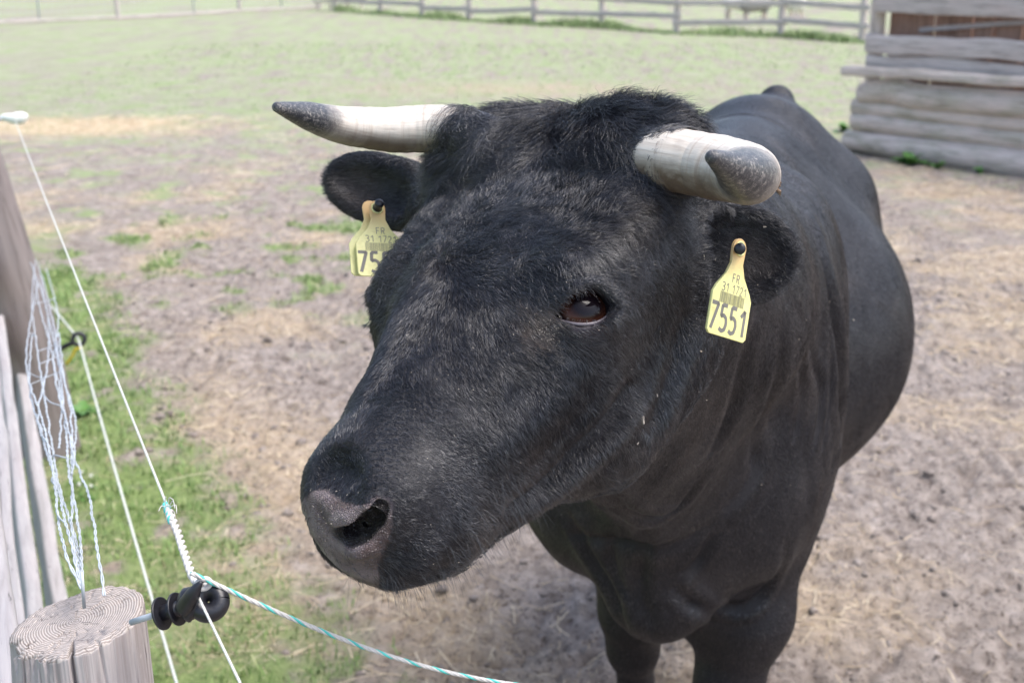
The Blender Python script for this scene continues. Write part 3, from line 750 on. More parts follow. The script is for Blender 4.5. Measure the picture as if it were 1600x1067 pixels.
# ---- coat: real strands following the growth direction of the hair
HORNP = []
def _hc(pts, rs):
    global PR
    keep, PR = PR, []; chain(pts, rs, k=.004); HORNP.extend(PR); PR = keep
_hc([P(765, 228, 1.26), P(690, 203, 1.30), P(610, 203, 1.295)], [.028, .027, .025]); _hc([P(955, 248, 1.25), P(1026, 247, 1.145), P(1105, 259, 1.105)], [.030, .0295, .0305])
def rodr(v, ax, a):
    c, s_ = np.cos(a)[:, None], np.sin(a)[:, None]
    return v*c+np.cross(ax, v)*s_+ax*((ax*v).sum(1)[:, None])*(1-c)
def coat():
    tri = np.concatenate([F[:, :3], F[:, [0, 2, 3]]])
    A = np.linalg.norm(np.cross(V2[tri[:, 1]]-V2[tri[:, 0]], V2[tri[:, 2]]-V2[tri[:, 0]]), axis=1)/2
    C_ = V2[tri].mean(1); h = hl(C_); nn = NV[tri[:, 0]]
    hd = np.linalg.norm((h-np.array([0, .2, -.09]))*np.array([1, .62, 1]), axis=1)       # distance from the head centre
    head = sstep(.24, .17, hd); bb = (C_-np.array([BO[0], BO[1], 0]))@BM.T
    den = (head*75+(1-head)*np.clip(34-22*bb[:, 1], 5, 34))*1e4
    fc = (nn*(CAM-C_)).sum(1)/np.linalg.norm(CAM-C_, axis=1)
    den *= np.where(fc < -.25, .22, 1); den *= 1-.985*mz[tri[:, 0]]; den *= np.where(bb[:, 2] < .33, .3, 1)
    e = np.minimum(np.linalg.norm(h-np.array(EYEC), axis=1), np.linalg.norm(h-np.array(EYEC)*[-1, 1, 1], axis=1))
    for b_, t_, hw, face in EARS: den *= 1+.8*(np.linalg.norm(C_-(b_*.35+t_*.65), axis=1) < .075)
    dn = np.min([np.linalg.norm(C_-(nn_[0]+INW*o2), axis=1) for nn_ in NOS for o2 in (0., .008, .018)], axis=0); den *= sstep(.0075, .0105, dn)
    den *= .12+.88*sstep(.0290, .0325, e); den[e < .0275] = 0
    if QUICK: den *= .45
    ex = A*den; cnt = np.floor(ex+RNG.random(len(ex))).astype(int); ti = np.repeat(np.arange(len(tri)), cnt); n = len(ti)
    u = RNG.random(n); v = RNG.random(n); fl = u+v > 1; u[fl] = 1-u[fl]; v[fl] = 1-v[fl]
    T = tri[ti]; p = V2[T[:, 0]]+(V2[T[:, 1]]-V2[T[:, 0]])*u[:, None]+(V2[T[:, 2]]-V2[T[:, 0]])*v[:, None]
    N = NV2[T[:, 0]]*(1-u-v)[:, None]+NV2[T[:, 1]]*u[:, None]+NV2[T[:, 2]]*v[:, None]; N /= np.linalg.norm(N, axis=1)[:, None]
    h = hl(p); s_, f_, n_ = h.T; hd = np.linalg.norm((h-np.array([0, .2, -.09]))*np.array([1, .62, 1]), axis=1); head = sstep(.25, .18, hd)
    b = (p-np.array([BO[0], BO[1], 0]))@BM.T
    Nh = N@HM.T
    # growth directions
    W_ = np.array([-.012, .205, .0]); d = h-W_; d[:, 1] += .0
    far = sstep(.24, .40, f_)
    dh = np.c_[d[:, 0]*1.1, d[:, 1]*(1-1.25*far), np.minimum(d[:, 2]*1.3, 0)-.05*sstep(.02, .10, np.abs(s_))-.10*far*sstep(.0, .03, np.abs(s_))]
    sw = np.exp(-((d[:, 0]**2+d[:, 1]**2)/.035**2)); dh = dh/(np.linalg.norm(dh, axis=1)[:, None]+1e-9)
    dh = dh+sw[:, None]*np.c_[-d[:, 1], d[:, 0], 0*s_]/.035*.9
    poll = sstep(.115, .055, f_+.012*perlin(p*25))*sstep(-.16, -.10, n_)*head
    part = np.tanh((s_-.012+.02*perlin(p*14))/.018)
    dp = np.c_[part*1.0, .42+.5*perlin(p*16+5), .15*np.ones(n)]
    dh = dh*(1-poll)[:, None]+dp*poll[:, None]
    # back of the jaw and cheek: hair runs down and back
    ck = sstep(.07, .10, np.abs(s_))*sstep(.30, .16, f_)*sstep(-.05, -.12, n_)
    dh = dh*(1-ck)[:, None]+np.c_[0*s_, .25+0*s_, -.9+0*s_]*ck[:, None]
    D = dh@HM
    db = BB[0]*np.array([1, 0, 0])+BB[1]*np.array([0, 1, 0])
    DB = np.tile(db*.55, (n, 1))+np.array([0, 0, -.8]); D = D*head[:, None]+DB*(1-head)[:, None]
    ear = np.zeros(n)
    for k_, (b_, t_, hw, face) in enumerate(EARS):
        a1 = nrm(t_-b_); L = np.linalg.norm(t_-b_); x = (p-b_)@a1; rr = np.linalg.norm(p-b_-np.outer(x, a1), axis=1)
        w1 = sstep(-.01, .02, x)*sstep(.075, .06, rr)*(x < L+.03)
        w1 = w1*(((s_ > .118) if k_ == 0 else (s_ < -.118)))
        D = D*(1-w1)[:, None]+(a1+np.array([0, 0, -.45])*(.4))*w1[:, None]; ear = np.maximum(ear, w1)
    D = D-N*((D*N).sum(1)[:, None]); D /= np.linalg.norm(D, axis=1)[:, None]+1e-9
    D = rodr(D, N, .40*perlin(p*14)+(.15*perlin(p*22)+.50*perlin(p*60))*head+.30*RNG.normal(size=n)*(.50+.15*head+.3*poll))
    fore = sstep(.26, .12, f_)*sstep(-.10, -.05, n_)*head*(1-poll)
    # clumps
    cs = np.where(poll > .4, .012, np.where(fore > .4, .0075, .0042))
    ci = np.floor(p/cs[:, None]).astype(np.int64); hsh = _perm[(_perm[(_perm[ci[:, 0] & 4095]+ci[:, 1]) & 4095]+ci[:, 2]) & 4095]
    cc = (ci+.5+.4*_grad[hsh])*cs[:, None]; cv = cc-p; cv = cv-N*((cv*N).sum(1)[:, None]); cw = (.40+.35*np.maximum(fore, poll))*head+.15
    # lengths
    L = .0100+.014*fore+.031*poll+.008*ear
    L = L*(1-.5*far*sstep(-.12, -.06, n_)*head)
    L += .007*sstep(-.155, -.175, n_)*head*sstep(.28, .36, f_)+.004*sstep(-.19, -.23, n_)*head
    L = np.where(head < .3, .0085, L); L = np.where(ear > .3, .013, L)
    L *= 1-.2*sstep(.10, .12, s_)*poll; L *= RNG.uniform(.6, 1.15, n)*(1+.25*perlin(p*40))
    lift = (.30+.22*fore+.14*poll+.10*ear+.17*RNG.normal(size=n)+.26*perlin(p*34)*head+.30*_grad[hsh][:, 0]*np.maximum(fore, poll))*np.where(head < .3, .35, 1)
    lift = np.clip(lift, np.where(head < .3, .12, .15), 1.2)
    K = 6; tau = np.linspace(0, 1, K)
    cl, sl_ = np.cos(lift)[:, None], np.sin(lift)[:, None]
    P_ = np.empty((n, K, 3))
    for k, t in enumerate(tau):
        q = p-N*(.0005*(1-t))+L[:, None]*(t*(D*cl+N*sl_)-N*sl_*.55*t*t)+cv*(cw*t**1.5)[:, None]
        big = np.nonzero(L > .014)[0]
        if k and len(big):
            w_ = perlin(p[big]*18+t*1.6)[:, None]*np.cross(N[big], D[big])*(.010*t)+perlin(p[big]*90+t*3+7)[:, None]*np.cross(N[big], D[big])*(.0025*t)
            q[big] += w_
            g = q[big]; dd = sdf(g); lo = dd < .0012
            if lo.any(): g[lo] -= grad(g[lo])*(dd[lo]-.0012-.003*t)[:, None]
            dd = sdf(g, HORNP); lo = dd < .0008
            if lo.any(): g[lo] -= grad(g[lo], .0012, HORNP)*(dd[lo]-.0008)[:, None]
            q[big] = g
        P_[:, k] = q
    # distance from camera decides thickness a little so the far coat stays closed
    r0 = (.00021+.00005*(1-head)+.00011*np.clip(b[:, 1], 0, 1.5))*RNG.uniform(.7, 1.25, n)
    rad = r0[:, None]*np.interp(tau, [0, .4, 1], [1, .85, .18])
    tint = np.clip(.24+.18*fbm(p*11, 3)+.40*RNG.random(n)**3+.30*(hsh/4096.)**2, 0, 1)
    tint = tint*(1-.35*ear); dirt_ = dirt[T[:, 0]]
    # special long hairs: lashes and chin bristles
    X = [P_.reshape(-1, 3)]; Rr = [rad.ravel()]; Tt = [tint]; Dd = [dirt_]
    ex_p, ex_r = [], []
    def strand(a, dr, ln, drop, r): 
        q = np.array([a+dr*ln*t+drop*ln*t*t for t in tau]); ex_p.append(q); ex_r.append(r*np.interp(tau, [0, .5, 1], [1, .8, .2]))
    for sg in (1, -1):
        ec = H(EYEC[0]*sg, EYEC[1], EYEC[2]); ed = HM.T@(EDIR*[sg, 1, 1]); es = HM.T@(ESIDE*[sg, 1, 1]); eu = HM.T@(EUP*[sg, 1, 1])
        for _ in range(60):
            a = RNG.uniform(-.75, 1.25); d_ = nrm(ed*math.cos(a*.8)+es*math.sin(a*.8)+eu*.62*math.cos(a)); o_ = ec+d_*.0305
            strand(o_, nrm(ed*.55+es*(.55*a+.5)+eu*(.15)+RNG.normal(0, .16, 3)), RNG.uniform(.008, .022), -eu*.55+np.array([0, 0, -.15]), .00011)
        for _ in range(60):
            a = RNG.uniform(-.9, 1.1); d_ = nrm(ed*math.cos(a*.8)+es*math.sin(a*.8)-eu*.50*math.cos(a)); o_ = ec+d_*.0300
            strand(o_, nrm(ed*.6+es*(.5*a)-eu*.6+RNG.normal(0, .2, 3)), RNG.uniform(.004, .009), np.array([0, 0, -.2]), .0001)
    idx = np.nonzero((f_ > .33) & (n_ < -.10) & (mz[T[:, 0]] < .2) & (head > .5))[0]
    for i in RNG.choice(idx, 420): strand(p[i], nrm(N[i]*.8+D[i]*.4+np.array([0, 0, -.5])+RNG.normal(0, .25, 3)), RNG.uniform(.010, .028), np.array([0, 0, -.25]), .00010)
    m = len(ex_p); X.append(np.concatenate(ex_p)); Rr.append(np.concatenate(ex_r)); Tt.append(np.full(m, .6)); Dd.append(np.zeros(m))
    X = np.concatenate(X)-BASE; Rr = np.concatenate(Rr); n += m
    cu = bpy.data.hair_curves.new('coat'); cu.add_curves([K]*n)
    cu.points.foreach_set('position', X.astype(np.float32).ravel())
    if 'radius' not in cu.attributes: cu.attributes.new('radius', 'FLOAT', 'POINT')
    cu.attributes['radius'].data.foreach_set('value', Rr.astype(np.float32))
    for nm, arr in (('tint', np.concatenate(Tt)), ('dust', np.concatenate(Dd))):
        at = cu.attributes.new(nm, 'FLOAT', 'CURVE'); at.data.foreach_set('value', arr.astype(np.float32))
    q = NM('coat_hair'); t_, tf = q.attr('tint'); _, df = q.attr('dust')
    c = q.ramp(tf, [(.12, (.010, .010, .014)), (.45, (.018, .018, .024)), (.75, (.040, .038, .044)), (1, (.11, .098, .095))])
    c = q.mix(df, c, (.16, .12, .095)); q.col(c)
    q.set(Roughness=.28); q.l(q.math('MULTIPLY_ADD', tf, 1.7, .05), q.b.inputs['Specular IOR Level'])
    cu.materials.append(q.m)
    o = bpy.data.objects.new('coat', cu); COL.objects.link(o); o.parent = bull
    print('strands', n)
    return o
def chaff():
    mb = MB()
    L_ = [(783, 176, 5), (880, 222, 6), (868, 246, 5), (1000, 655, 10), (993, 690, 3), (1022, 617, 4), (1012, 622, 4), (1100, 622, 4), (1090, 548, 5), (1096, 400, 3), (1195, 352, 4), (640, 395, 2), (1330, 500, 3), (905, 392, 2), (1116, 405, 4)]
    L_ += [(RNG.uniform(600, 1300), RNG.uniform(200, 900), RNG.uniform(.8, 1.8)) for _ in range(150)]
    L_ += [(RNG.normal(512, 32), RNG.normal(815, 38), RNG.uniform(.7, 2.)) for _ in range(110)]+[(RNG.normal(858, 14), RNG.normal(517, 11), RNG.uniform(.8, 1.8)) for _ in range(60)]
    pq = np.array([P(a_, b_, 1.) for a_, b_, _ in L_])-CAM; cq = CAM+pq*.7
    for _ in range(50): cq = cq+pq*sdf(cq)[:, None]*.85
    dq = sdf(cq); nq = grad(cq)
    for (px, py, sz), c, d_, n_ in zip(L_, cq, dq, nq):
        if abs(d_) > .002 or (520 < px < 606 and 780 < py < 852): continue
        z = (c-CAM)@CF; l_ = sz*.62/2000*z; a = nrm(np.cross(n_, RNG.normal(size=3))); pf = hl(c[None])[0]; up = .0035 if pf[1] < .40 else .0004
        mb.box(c+n_*up, (l_, l_*.28, l_*.22), np.array([a, np.cross(n_, a), n_]), l_*.08)
    o = mb.build('chaff', plain('chaff', (.46, .40, .33), .8, .3, .3), bull, False); o['label'] = 'bits of straw, seed and dust caught in the hair'; o['kind'] = 'stuff'
chaff()
coat()
print('bull done', time.time()-_t)

# ================================================================== THE SETTING
def gz(x, y):
    """ground height"""
    p = np.c_[x, y, 0*x]
    far = sstep(9, 16, y)
    a = .012*perlin(p*.9)+.010*fbm(p*2.6+5, 3)
    r_ = np.abs(perlin(p*6.5+3)); c = np.abs(perlin(p*13+8))
    mud = -.014*(1-sstep(0, .35, r_))*sstep(-.2, .3, perlin(p*1.7+2))+.003*c+.012*fbm(p*19, 4, .6)+.020*np.maximum(0, fbm(p*14+4, 3)-.30)-.014*np.maximum(0, fbm(p*17+44, 3)-.35)
    mud = mud+.0085*fbm(p*55, 3, .65)-.016*np.maximum(0, fbm(p*30+70, 2)-.34)+.010*np.maximum(0, fbm(p*26+9, 3)-.30)
    g = grass_mask(x, y)
    return (a+mud*(1-.75*g)+.006*fbm(p*20+7, 2)*g)*(1-far*.6)-.01
LB = [(px, py) for px, py in ((60, 395), (150, 430), (240, 540), (265, 640), (350, 720), (420, 850), (520, 940), (600, 1067))]
_lb = np.array([G(*q)[:2] for q in LB]); _lb = _lb[np.argsort(_lb[:, 1])]
def grass_mask(x, y):
    p = np.c_[x, y, 0*x]
    bx = np.interp(y, _lb[:, 1], _lb[:, 0]); n = fbm(p*1.6, 3); n2 = fbm(p*5, 3)
    near = sstep(.14, -.16, x-bx+.16*n2+.10*n)*sstep(8.6, 6.2, y+.6*n)*sstep(-.60, .30, n2*.8+fbm(p*14, 2)*.5+.35*sstep(.2, -.5, x-bx))
    fr = sstep(8.2, 13.5, y+1.3*n+.12*x)
    farm = (.2+.65*fr)*sstep(6.2, 9., y)*sstep(-.25, .45, n2*.75+fbm(p*12, 2)*.35+n*.35+fr*.55-.30)
    mid = .85*sstep(.12, .50, fbm(p*3.4+40, 4)*.8)*sstep(4.8, 7, y)*sstep(2.2, 1.0, x)
    return np.clip(np.maximum(np.maximum(near, farm), mid), 0, 1)
def straw_mask(x, y):
    p = np.c_[x, y, 0*x]; n = fbm(p*1.3+20, 3)
    a = G(120, 195); d = 1.3*np.exp(-(((x-a[0])/1.1)**2+((y-a[1])/.6)**2+.5*n))
    a = G(810, 138); d2 = np.exp(-(((x-a[0])/2.0)**2+((y-a[1])/1.0)**2))*.55
    gen = .42*sstep(.0, .7, fbm(p*1.1+60, 4)+.15*sstep(0, 2, x))*sstep(12, 8, y)
    bx = np.interp(y, _lb[:, 1], _lb[:, 0]); strip = .55*np.exp(-((x-bx-.22-.1*n)/.22)**2)*sstep(5.5, 4, y)
    return np.clip(np.maximum(np.maximum(d*1.2, d2), np.maximum(gen, strip)), 0, 1)
def axis_pts(segs):
    out = [segs[0][0]]
    for a, b, h0, h1 in segs:
        x = a
        while x < b-1e-9:
            t = (x-a)/(b-a); x = min(b, x+h0+(h1-h0)*t); out.append(x)
    return np.array(out)
if QUICK: gx = axis_pts([(-400, -40, 60, 20), (-40, -8, 3, .5), (-8, -1.8, .3, .05), (-1.8, 3, .03, .03), (3, 8, .05, .3), (8, 40, .5, 3), (40, 400, 20, 60)]); gy = axis_pts([(-60, 1, 10, .3), (1, 6, .03, .04), (6, 16, .05, .15), (16, 50, .2, 3), (50, 700, 5, 80)])
else: gx = axis_pts([(-400, -40, 60, 20), (-40, -6, 3, .15), (-6, -2., .12, .02), (-2., 2.6, .0105, .0105), (2.6, 6, .02, .12), (6, 40, .15, 3), (40, 400, 20, 60)]); gy = axis_pts([(-60, 1, 10, .2), (1, 2.2, .03, .012), (2.2, 5.5, .0115, .02), (5.5, 14, .022, .07), (14, 50, .1, 2), (50, 700, 5, 80)])
XX, YY = np.meshgrid(gx, gy, indexing='ij'); xf, yf = XX.ravel(), YY.ravel(); zf = gz(xf, yf)
zf = zf+.05*np.maximum(0, yf-36)*sstep(36, 60, yf)*0.9          # pasture rises behind the fence
nx, ny = XX.shape; ii = (np.arange(nx-1)[:, None]*ny+np.arange(ny-1)).ravel(); GF = np.c_[ii, ii+ny, ii+ny+1, ii+1]
print('ground', nx, ny)
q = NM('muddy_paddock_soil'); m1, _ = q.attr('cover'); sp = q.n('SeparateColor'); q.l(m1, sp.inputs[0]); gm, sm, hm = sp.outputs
v = q.coord('Object'); n1 = q.noise(v, 1.4, 5, .6); n2 = q.noise(v, 14, 7, .68, .3); n3 = q.noise(v, 75, 6, .7, .2); n4 = q.noise(v, 240, 3, .7)
mudc = q.ramp(n2, [(.27, (.085, .066, .055)), (.40, (.215, .180, .158)), (.54, (.33, .284, .254)), (.74, (.46, .405, .37))])
mudc = q.mix(q.ramp(n1, [(.35, (0, 0, 0)), (.65, (.5, .5, .5))]), mudc, (.28, .238, .205))
mudc = q.mix(q.ramp(n3, [(.38, (.95, .95, .95)), (.45, (0, 0, 0))]), mudc, (.085, .062, .050))
mudc = q.mix(q.math('MULTIPLY', q.ramp(hm, [(.28, (1, 1, 1)), (.46, (0, 0, 0))]), .3), mudc, (.10, .076, .064))  # low pits darkened: occlusion shade put into the colour, along with damp soil
strc = q.ramp(q.noise(v, 110, 5, .75, 1.2), [(.3, (.30, .20, .11)), (.5, (.52, .39, .23)), (.7, (.68, .55, .37))])
mudc = q.mix(q.math('MULTIPLY', sm, q.ramp(n3, [(.35, (.25, .25, .25)), (.6, (1, 1, 1))])), mudc, strc)
grc = q.ramp(q.noise(v, 38, 6, .72, .4), [(.3, (.12, .165, .06)), (.5, (.19, .255, .09)), (.7, (.27, .33, .13))])
fg = q.ramp(q.noise(v, 3.0, 6, .65), [(.35, (.34, .335, .24)), (.65, (.22, .31, .115))])
cam_ = q.n('SeparateXYZ'); q.l(v, cam_.inputs[0]); fy = q.math('MULTIPLY_ADD', cam_.outputs[1], .25, -1.6); fy = q.math('MINIMUM', q.math('MAXIMUM', fy, 0.), 1.)
grc = q.mix(fy, grc, fg)
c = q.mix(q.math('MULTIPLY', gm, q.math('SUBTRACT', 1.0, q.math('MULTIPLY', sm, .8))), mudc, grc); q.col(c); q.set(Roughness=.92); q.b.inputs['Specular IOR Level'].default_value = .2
h = q.math('ADD', q.math('MULTIPLY', n2, .5), q.math('ADD', q.math('MULTIPLY', n3, .35), q.math('MULTIPLY', n4, .12))); q.nor(q.bump(h, 1.0, .028))
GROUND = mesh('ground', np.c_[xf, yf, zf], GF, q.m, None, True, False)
tag(GROUND, 'churned muddy paddock ground with trampled straw and worn grass', 'ground', kind='structure')
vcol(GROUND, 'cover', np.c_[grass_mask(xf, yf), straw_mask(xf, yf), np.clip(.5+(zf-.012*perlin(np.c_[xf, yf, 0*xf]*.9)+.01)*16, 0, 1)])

# ---- grass blades and straw
def blades(n, xr, yr, size, name, label, mat, cov=grass_mask, kmin=.25):
    x = RNG.uniform(*xr, n*3); y = yr[0]+(yr[1]-yr[0])*RNG.random(n*3)**1.25; k = RNG.random(n*3)*.9+kmin*.3 < cov(x, y)*(.35+.9*sstep(-.5, .5, fbm(np.c_[x, y, 0*x]*6+2, 2)))
    x, y = x[k][:n], y[k][:n]; n = len(x); z = gz(x, y)-.002
    a = RNG.uniform(0, 6.283, n); h = size*RNG.uniform(.5, 1.5, n)*(1+.04*np.maximum(0, y-3)); wd = h*RNG.uniform(.045, .085, n)*(1+.12*np.maximum(0, y-3)); ln = RNG.uniform(.2, 1.1, n)
    dx, dy = np.cos(a), np.sin(a); b = RNG.uniform(0, 6.283, n)
    P0 = np.c_[x, y, z]; u = np.c_[-dy, dx, 0*x]*wd[:, None]; d = np.c_[dx, dy, 0*x]
    m_ = P0+d*(h*ln*.35)[:, None]+np.c_[0*x, 0*x, h*.6]; t_ = P0+d*(h*ln)[:, None]+np.c_[0*x, 0*x, h*(1-.25*ln)]
    Vv = np.stack([P0-u, P0+u, m_+u*.8, m_-u*.8, t_+u*.12, t_-u*.12], 1).reshape(-1, 3); o_ = np.arange(n)[:, None]*6
    Ff = np.concatenate([o_+[0, 1, 2, 3], o_+[3, 2, 4, 5]]); o = mesh(name, Vv, Ff, mat, None, True, False)
    tag(o, label, 'grass' if 'grass' in name else 'straw', kind='stuff'); tn = RNG.random(n); vcol(o, 'tn', np.repeat(tn, 6)); return o
q = NM('grass_blade'); c, f_ = q.attr('tn'); q.col(q.ramp(f_, [(0, (.08, .15, .035)), (.5, (.14, .24, .06)), (.85, (.24, .33, .10)), (1, (.44, .42, .24))])); q.set(Roughness=.6); GB = q.m
if 'Subsurface Weight' in q.b.inputs: q.b.inputs['Transmission Weight'].default_value = 0.
blades(60000 if not QUICK else 9000, (-2.6, .4), (1.25, 8.2), .021, 'grass', 'short green grass growing along the fence line at the edge of the mud', GB)
blades(16000 if not QUICK else 5000, (-6., 6.5), (5.2, 24.), .014, 'grass', 'thin worn turf on the far side of the paddock', GB)
q = NM('straw_stalk'); c, f_ = q.attr('tn'); q.col(q.ramp(f_, [(0, (.34, .25, .15)), (.5, (.50, .40, .26)), (1, (.68, .58, .42))])); q.set(Roughness=.6); SB = q.m
def straws(n, xr, yr, name, label):
    x = RNG.uniform(*xr, n*4); y = yr[0]+(yr[1]-yr[0])*RNG.random(n*4)**1.4; k = RNG.random(n*4) < .06+straw_mask(x, y); x, y = x[k][:n], y[k][:n]; n = len(x)
    a = RNG.uniform(0, 6.283, n); L = .018+.14*RNG.random(n)**3.0; L = L*(1+.08*np.maximum(0, y-4)); w_ = RNG.uniform(.0005, .0012, n)*(1+.25*np.maximum(0, y-2.5)); dx, dy = np.cos(a), np.sin(a)
    Q = []
    for t in (-.5, 0, .5):
        cx, cy = x+dx*L*t, y+dy*L*t; bend = RNG.normal(0, .025, n)*L*(1 if t else 2)
        Q.append((cx-dy*bend, cy+dx*bend, gz(cx, cy)+.003+RNG.uniform(0, .005, n)))
    Vv = []
    for cx, cy, cz in Q:
        Vv += [np.c_[cx-dy*w_, cy+dx*w_, cz], np.c_[cx, cy, cz+w_*.9], np.c_[cx+dy*w_, cy-dx*w_, cz]]
    Vv = np.stack(Vv, 1).reshape(-1, 3); o_ = np.arange(n)[:, None]*9
    Ff = np.concatenate([o_+i for i in ([0, 1, 4, 3], [1, 2, 5, 4], [3, 4, 7, 6], [4, 5, 8, 7])]); o = mesh(name, Vv, Ff, SB, None, True, False)
    tag(o, label, 'straw', kind='stuff'); vcol(o, 'tn', np.repeat(RNG.random(n), 9)); return o
straws(13000 if not QUICK else 2500, (-2.2, 3.8), (1.4, 7.5), 'straw', 'loose straw stalks trodden into the mud')
straws(9000 if not QUICK else 900, (-6.5, 6), (7.5, 13.5), 'straw', 'pale heap and scatter of straw farther back in the paddock')
# crumbs of soil, and a few pebbles, near the camera
def lumps(n, xr, yr, r0, r1, pw, label):
    x = RNG.uniform(*xr, n); y = yr[0]+(yr[1]-yr[0])*RNG.random(n)**1.3; k = (grass_mask(x, y) < .5) & (fbm(np.c_[x, y, 0*x]*2.2+30, 3)+.25*RNG.normal(size=n) > -.05); x, y = x[k], y[k]; n = len(x); z = gz(x, y)
    ph = (1+5**.5)/2; iv = np.array([(-1, ph, 0), (1, ph, 0), (-1, -ph, 0), (1, -ph, 0), (0, -1, ph), (0, 1, ph), (0, -1, -ph), (0, 1, -ph), (ph, 0, -1), (ph, 0, 1), (-ph, 0, -1), (-ph, 0, 1)], float); iv /= np.linalg.norm(iv[0])
    fv = [(0, 11, 5), (0, 5, 1), (0, 1, 7), (0, 7, 10), (0, 10, 11), (1, 5, 9), (5, 11, 4), (11, 10, 2), (10, 7, 6), (7, 1, 8), (3, 9, 4), (3, 4, 2), (3, 2, 6), (3, 6, 8), (3, 8, 9), (4, 9, 5), (2, 4, 11), (6, 2, 10), (8, 6, 7), (9, 8, 1)]
    vs, fs, mid = list(iv), [], {}
    def mm(a, b):
        k = (min(a, b), max(a, b))
        if k not in mid: mid[k] = len(vs); vs.append(nrm(vs[a]+vs[b]))
        return mid[k]
    for a, b, c in fv: ab, bc, ca_ = mm(a, b), mm(b, c), mm(c, a); fs += [(a, ab, ca_), (b, bc, ab), (c, ca_, bc), (ab, bc, ca_)]
    vs = np.array(vs); fs = np.array(fs); r_ = r0+(r1-r0)*RNG.random(n)**pw
    off = RNG.uniform(0, 60, (n, 3)); q_ = (vs[None]*1.7+off[:, None]).reshape(-1, 3); dsp = (1+.42*perlin(q_)+.22*perlin(q_*2.7)).reshape(n, -1, 1)
    sc_ = RNG.uniform(.6, 1.3, (n, 1, 3))*[1, 1, .62]; Vv = vs[None]*dsp*sc_*r_[:, None, None]; a = RNG.uniform(0, 6.28, n); c_, s1 = np.cos(a)[:, None], np.sin(a)[:, None]
    Vv = np.stack([Vv[:, :, 0]*c_-Vv[:, :, 1]*s1, Vv[:, :, 0]*s1+Vv[:, :, 1]*c_, Vv[:, :, 2]], -1)+np.c_[x, y, z-r_*.05][:, None]
    o = mesh('soil_crumbs', Vv.reshape(-1, 3), (fs[None]+np.arange(n)[:, None, None]*len(vs)).reshape(-1, 3), CLOD, None, True, False); tag(o, label, 'soil', kind='stuff')
    vcol(o, 'cover', np.tile([0, 0, .9], (n*len(vs), 1)))
CLOD = GROUND.data.materials[0]
lumps(11000, (-2., 3.4), (1.7, 7.), .003, .019, 3.4, 'clods and crumbs of dry soil lying on the churned mud')

# ---- rail fence at the far side
FD = nrm(np.array([-.416, 1.0, 0])); FR_ = np.array([FD[1], -FD[0], 0])
rf = empty('rail_fence', G(1057, 52)); tag(rf, 'low grey post and rail fence across the far side of the paddock', 'fence')
posts = [(524, 17), (595, 22), (660, 27), (733, 32), (835, 38), (940, 43), (1057, 52), (1220, 57), (1347, 66)]
pp = [G(*q) for q in posts]
for i, p in enumerate(pp):
    h = 1.25; lean = RNG.normal(0, .02, 2)
    logm('post', [p-[0, 0, .1], p+[lean[0], lean[1], h]], [.075, .065], M['rail'], rf, 14, 12)
for i in range(len(pp)-1):
    a, b = pp[i], pp[i+1]; d = nrm(b-a)
    for h, dh in ((.28, .04), (.62, -.04), (.98, .03)):
        ja, jb = RNG.normal(0, .03, 2)
        board('rail', a-d*.1+[0, -.075, h+ja], b+d*.1+[0, -.075, h+jb], .11, .035, (0, 0, 1), M['rail'], rf, 16, .004)
# ---- wire fence on the left
wf = empty('wire_fence', G(185, 32)); tag(wf, 'thin wire mesh fence with slim posts at the top left', 'fence')
wp = [G(px, py) for px, py in ((-60, 42), (62, 36), (185, 31), (303, 25), (375, 20), (440, 17), (500, 14))]
for i, p in enumerate(wp):
    if i in (2, 4, 6): logm('post', [p-[0, 0, .1], p+[-.03, 0, 1.4]], .055, M['rail'], wf, 10, 8)
    else:
        mb = MB(); mb.tube([p, p+[0, 0, 1.35]], .022, 8); mb.build('post', M['metal'], wf)
for i in range(len(wp)-1):
    a, b = wp[i], wp[i+1]; mb = MB()
    for k in range(9): mb.tube([a+[0, 0, .10+.14*k], b+[0, 0, .10+.14*k]], .0022, 4, False)
    L = np.linalg.norm(b-a); m = int(L/.16)
    for k in range(m): c = a+(b-a)*k/m; mb.tube([c+[0, 0, .1], c+[0, 0, 1.22]], .0018, 4, False)
    mb.build('mesh_panel', M['metal'], wf)
    board('bottom_rail', a+[0, -.03, .05], b+[0, -.03, .05], .075, .03, (0, 0, 1), M['rail'], wf, 8)
# ---- log shed corner at the right
A0 = G(1340, 234); A1 = G(1600, 268); wd = nrm(A1-A0); wn = np.array([wd[1], -wd[0], 0]); 
if wn@(CAM*[1, 1, 0]-A0*[1, 1, 0]) < 0: wn = -wn
LEN = 4.2
shed = empty('log_shed', A0); tag(shed, 'old grey shed wall of stacked logs and boards at the right edge', 'shed')
def onwall(px, py, off=0.):
    """height on the wall plane seen at a pixel"""
    d = P(px, py, 1.)-CAM; t = ((A0+wn*off-CAM)@wn)/(d@wn); q_ = CAM+d*t; return (q_-A0)@wd, q_[2]
def wl(t, h, off=0): return A0*[1, 1, 0]+wd*t+wn*off+np.array([0, 0, h])
zs = [onwall(1345, y_)[1] for y_ in (217, 190, 170, 146)]
logm('log', [wl(-.08, zs[0]-.01, .06), wl(1.5, zs[0]-.03, .07), wl(LEN, zs[0]-.02, .05)], [.08, .115, .10], M['log'], shed, knob=.05)
logm('log', [wl(-.03, zs[1]+.01, .03), wl(1.5, zs[1]+.0, .02), wl(LEN, zs[1]+.02, .03)], [.084, .088, .09], M['log'], shed)
logm('log', [wl(-.04, zs[2]+.02, .03), wl(1.5, zs[2]+.02, .03), wl(LEN, zs[2]+.03, .03)], [.072, .078, .08], M['log'], shed)
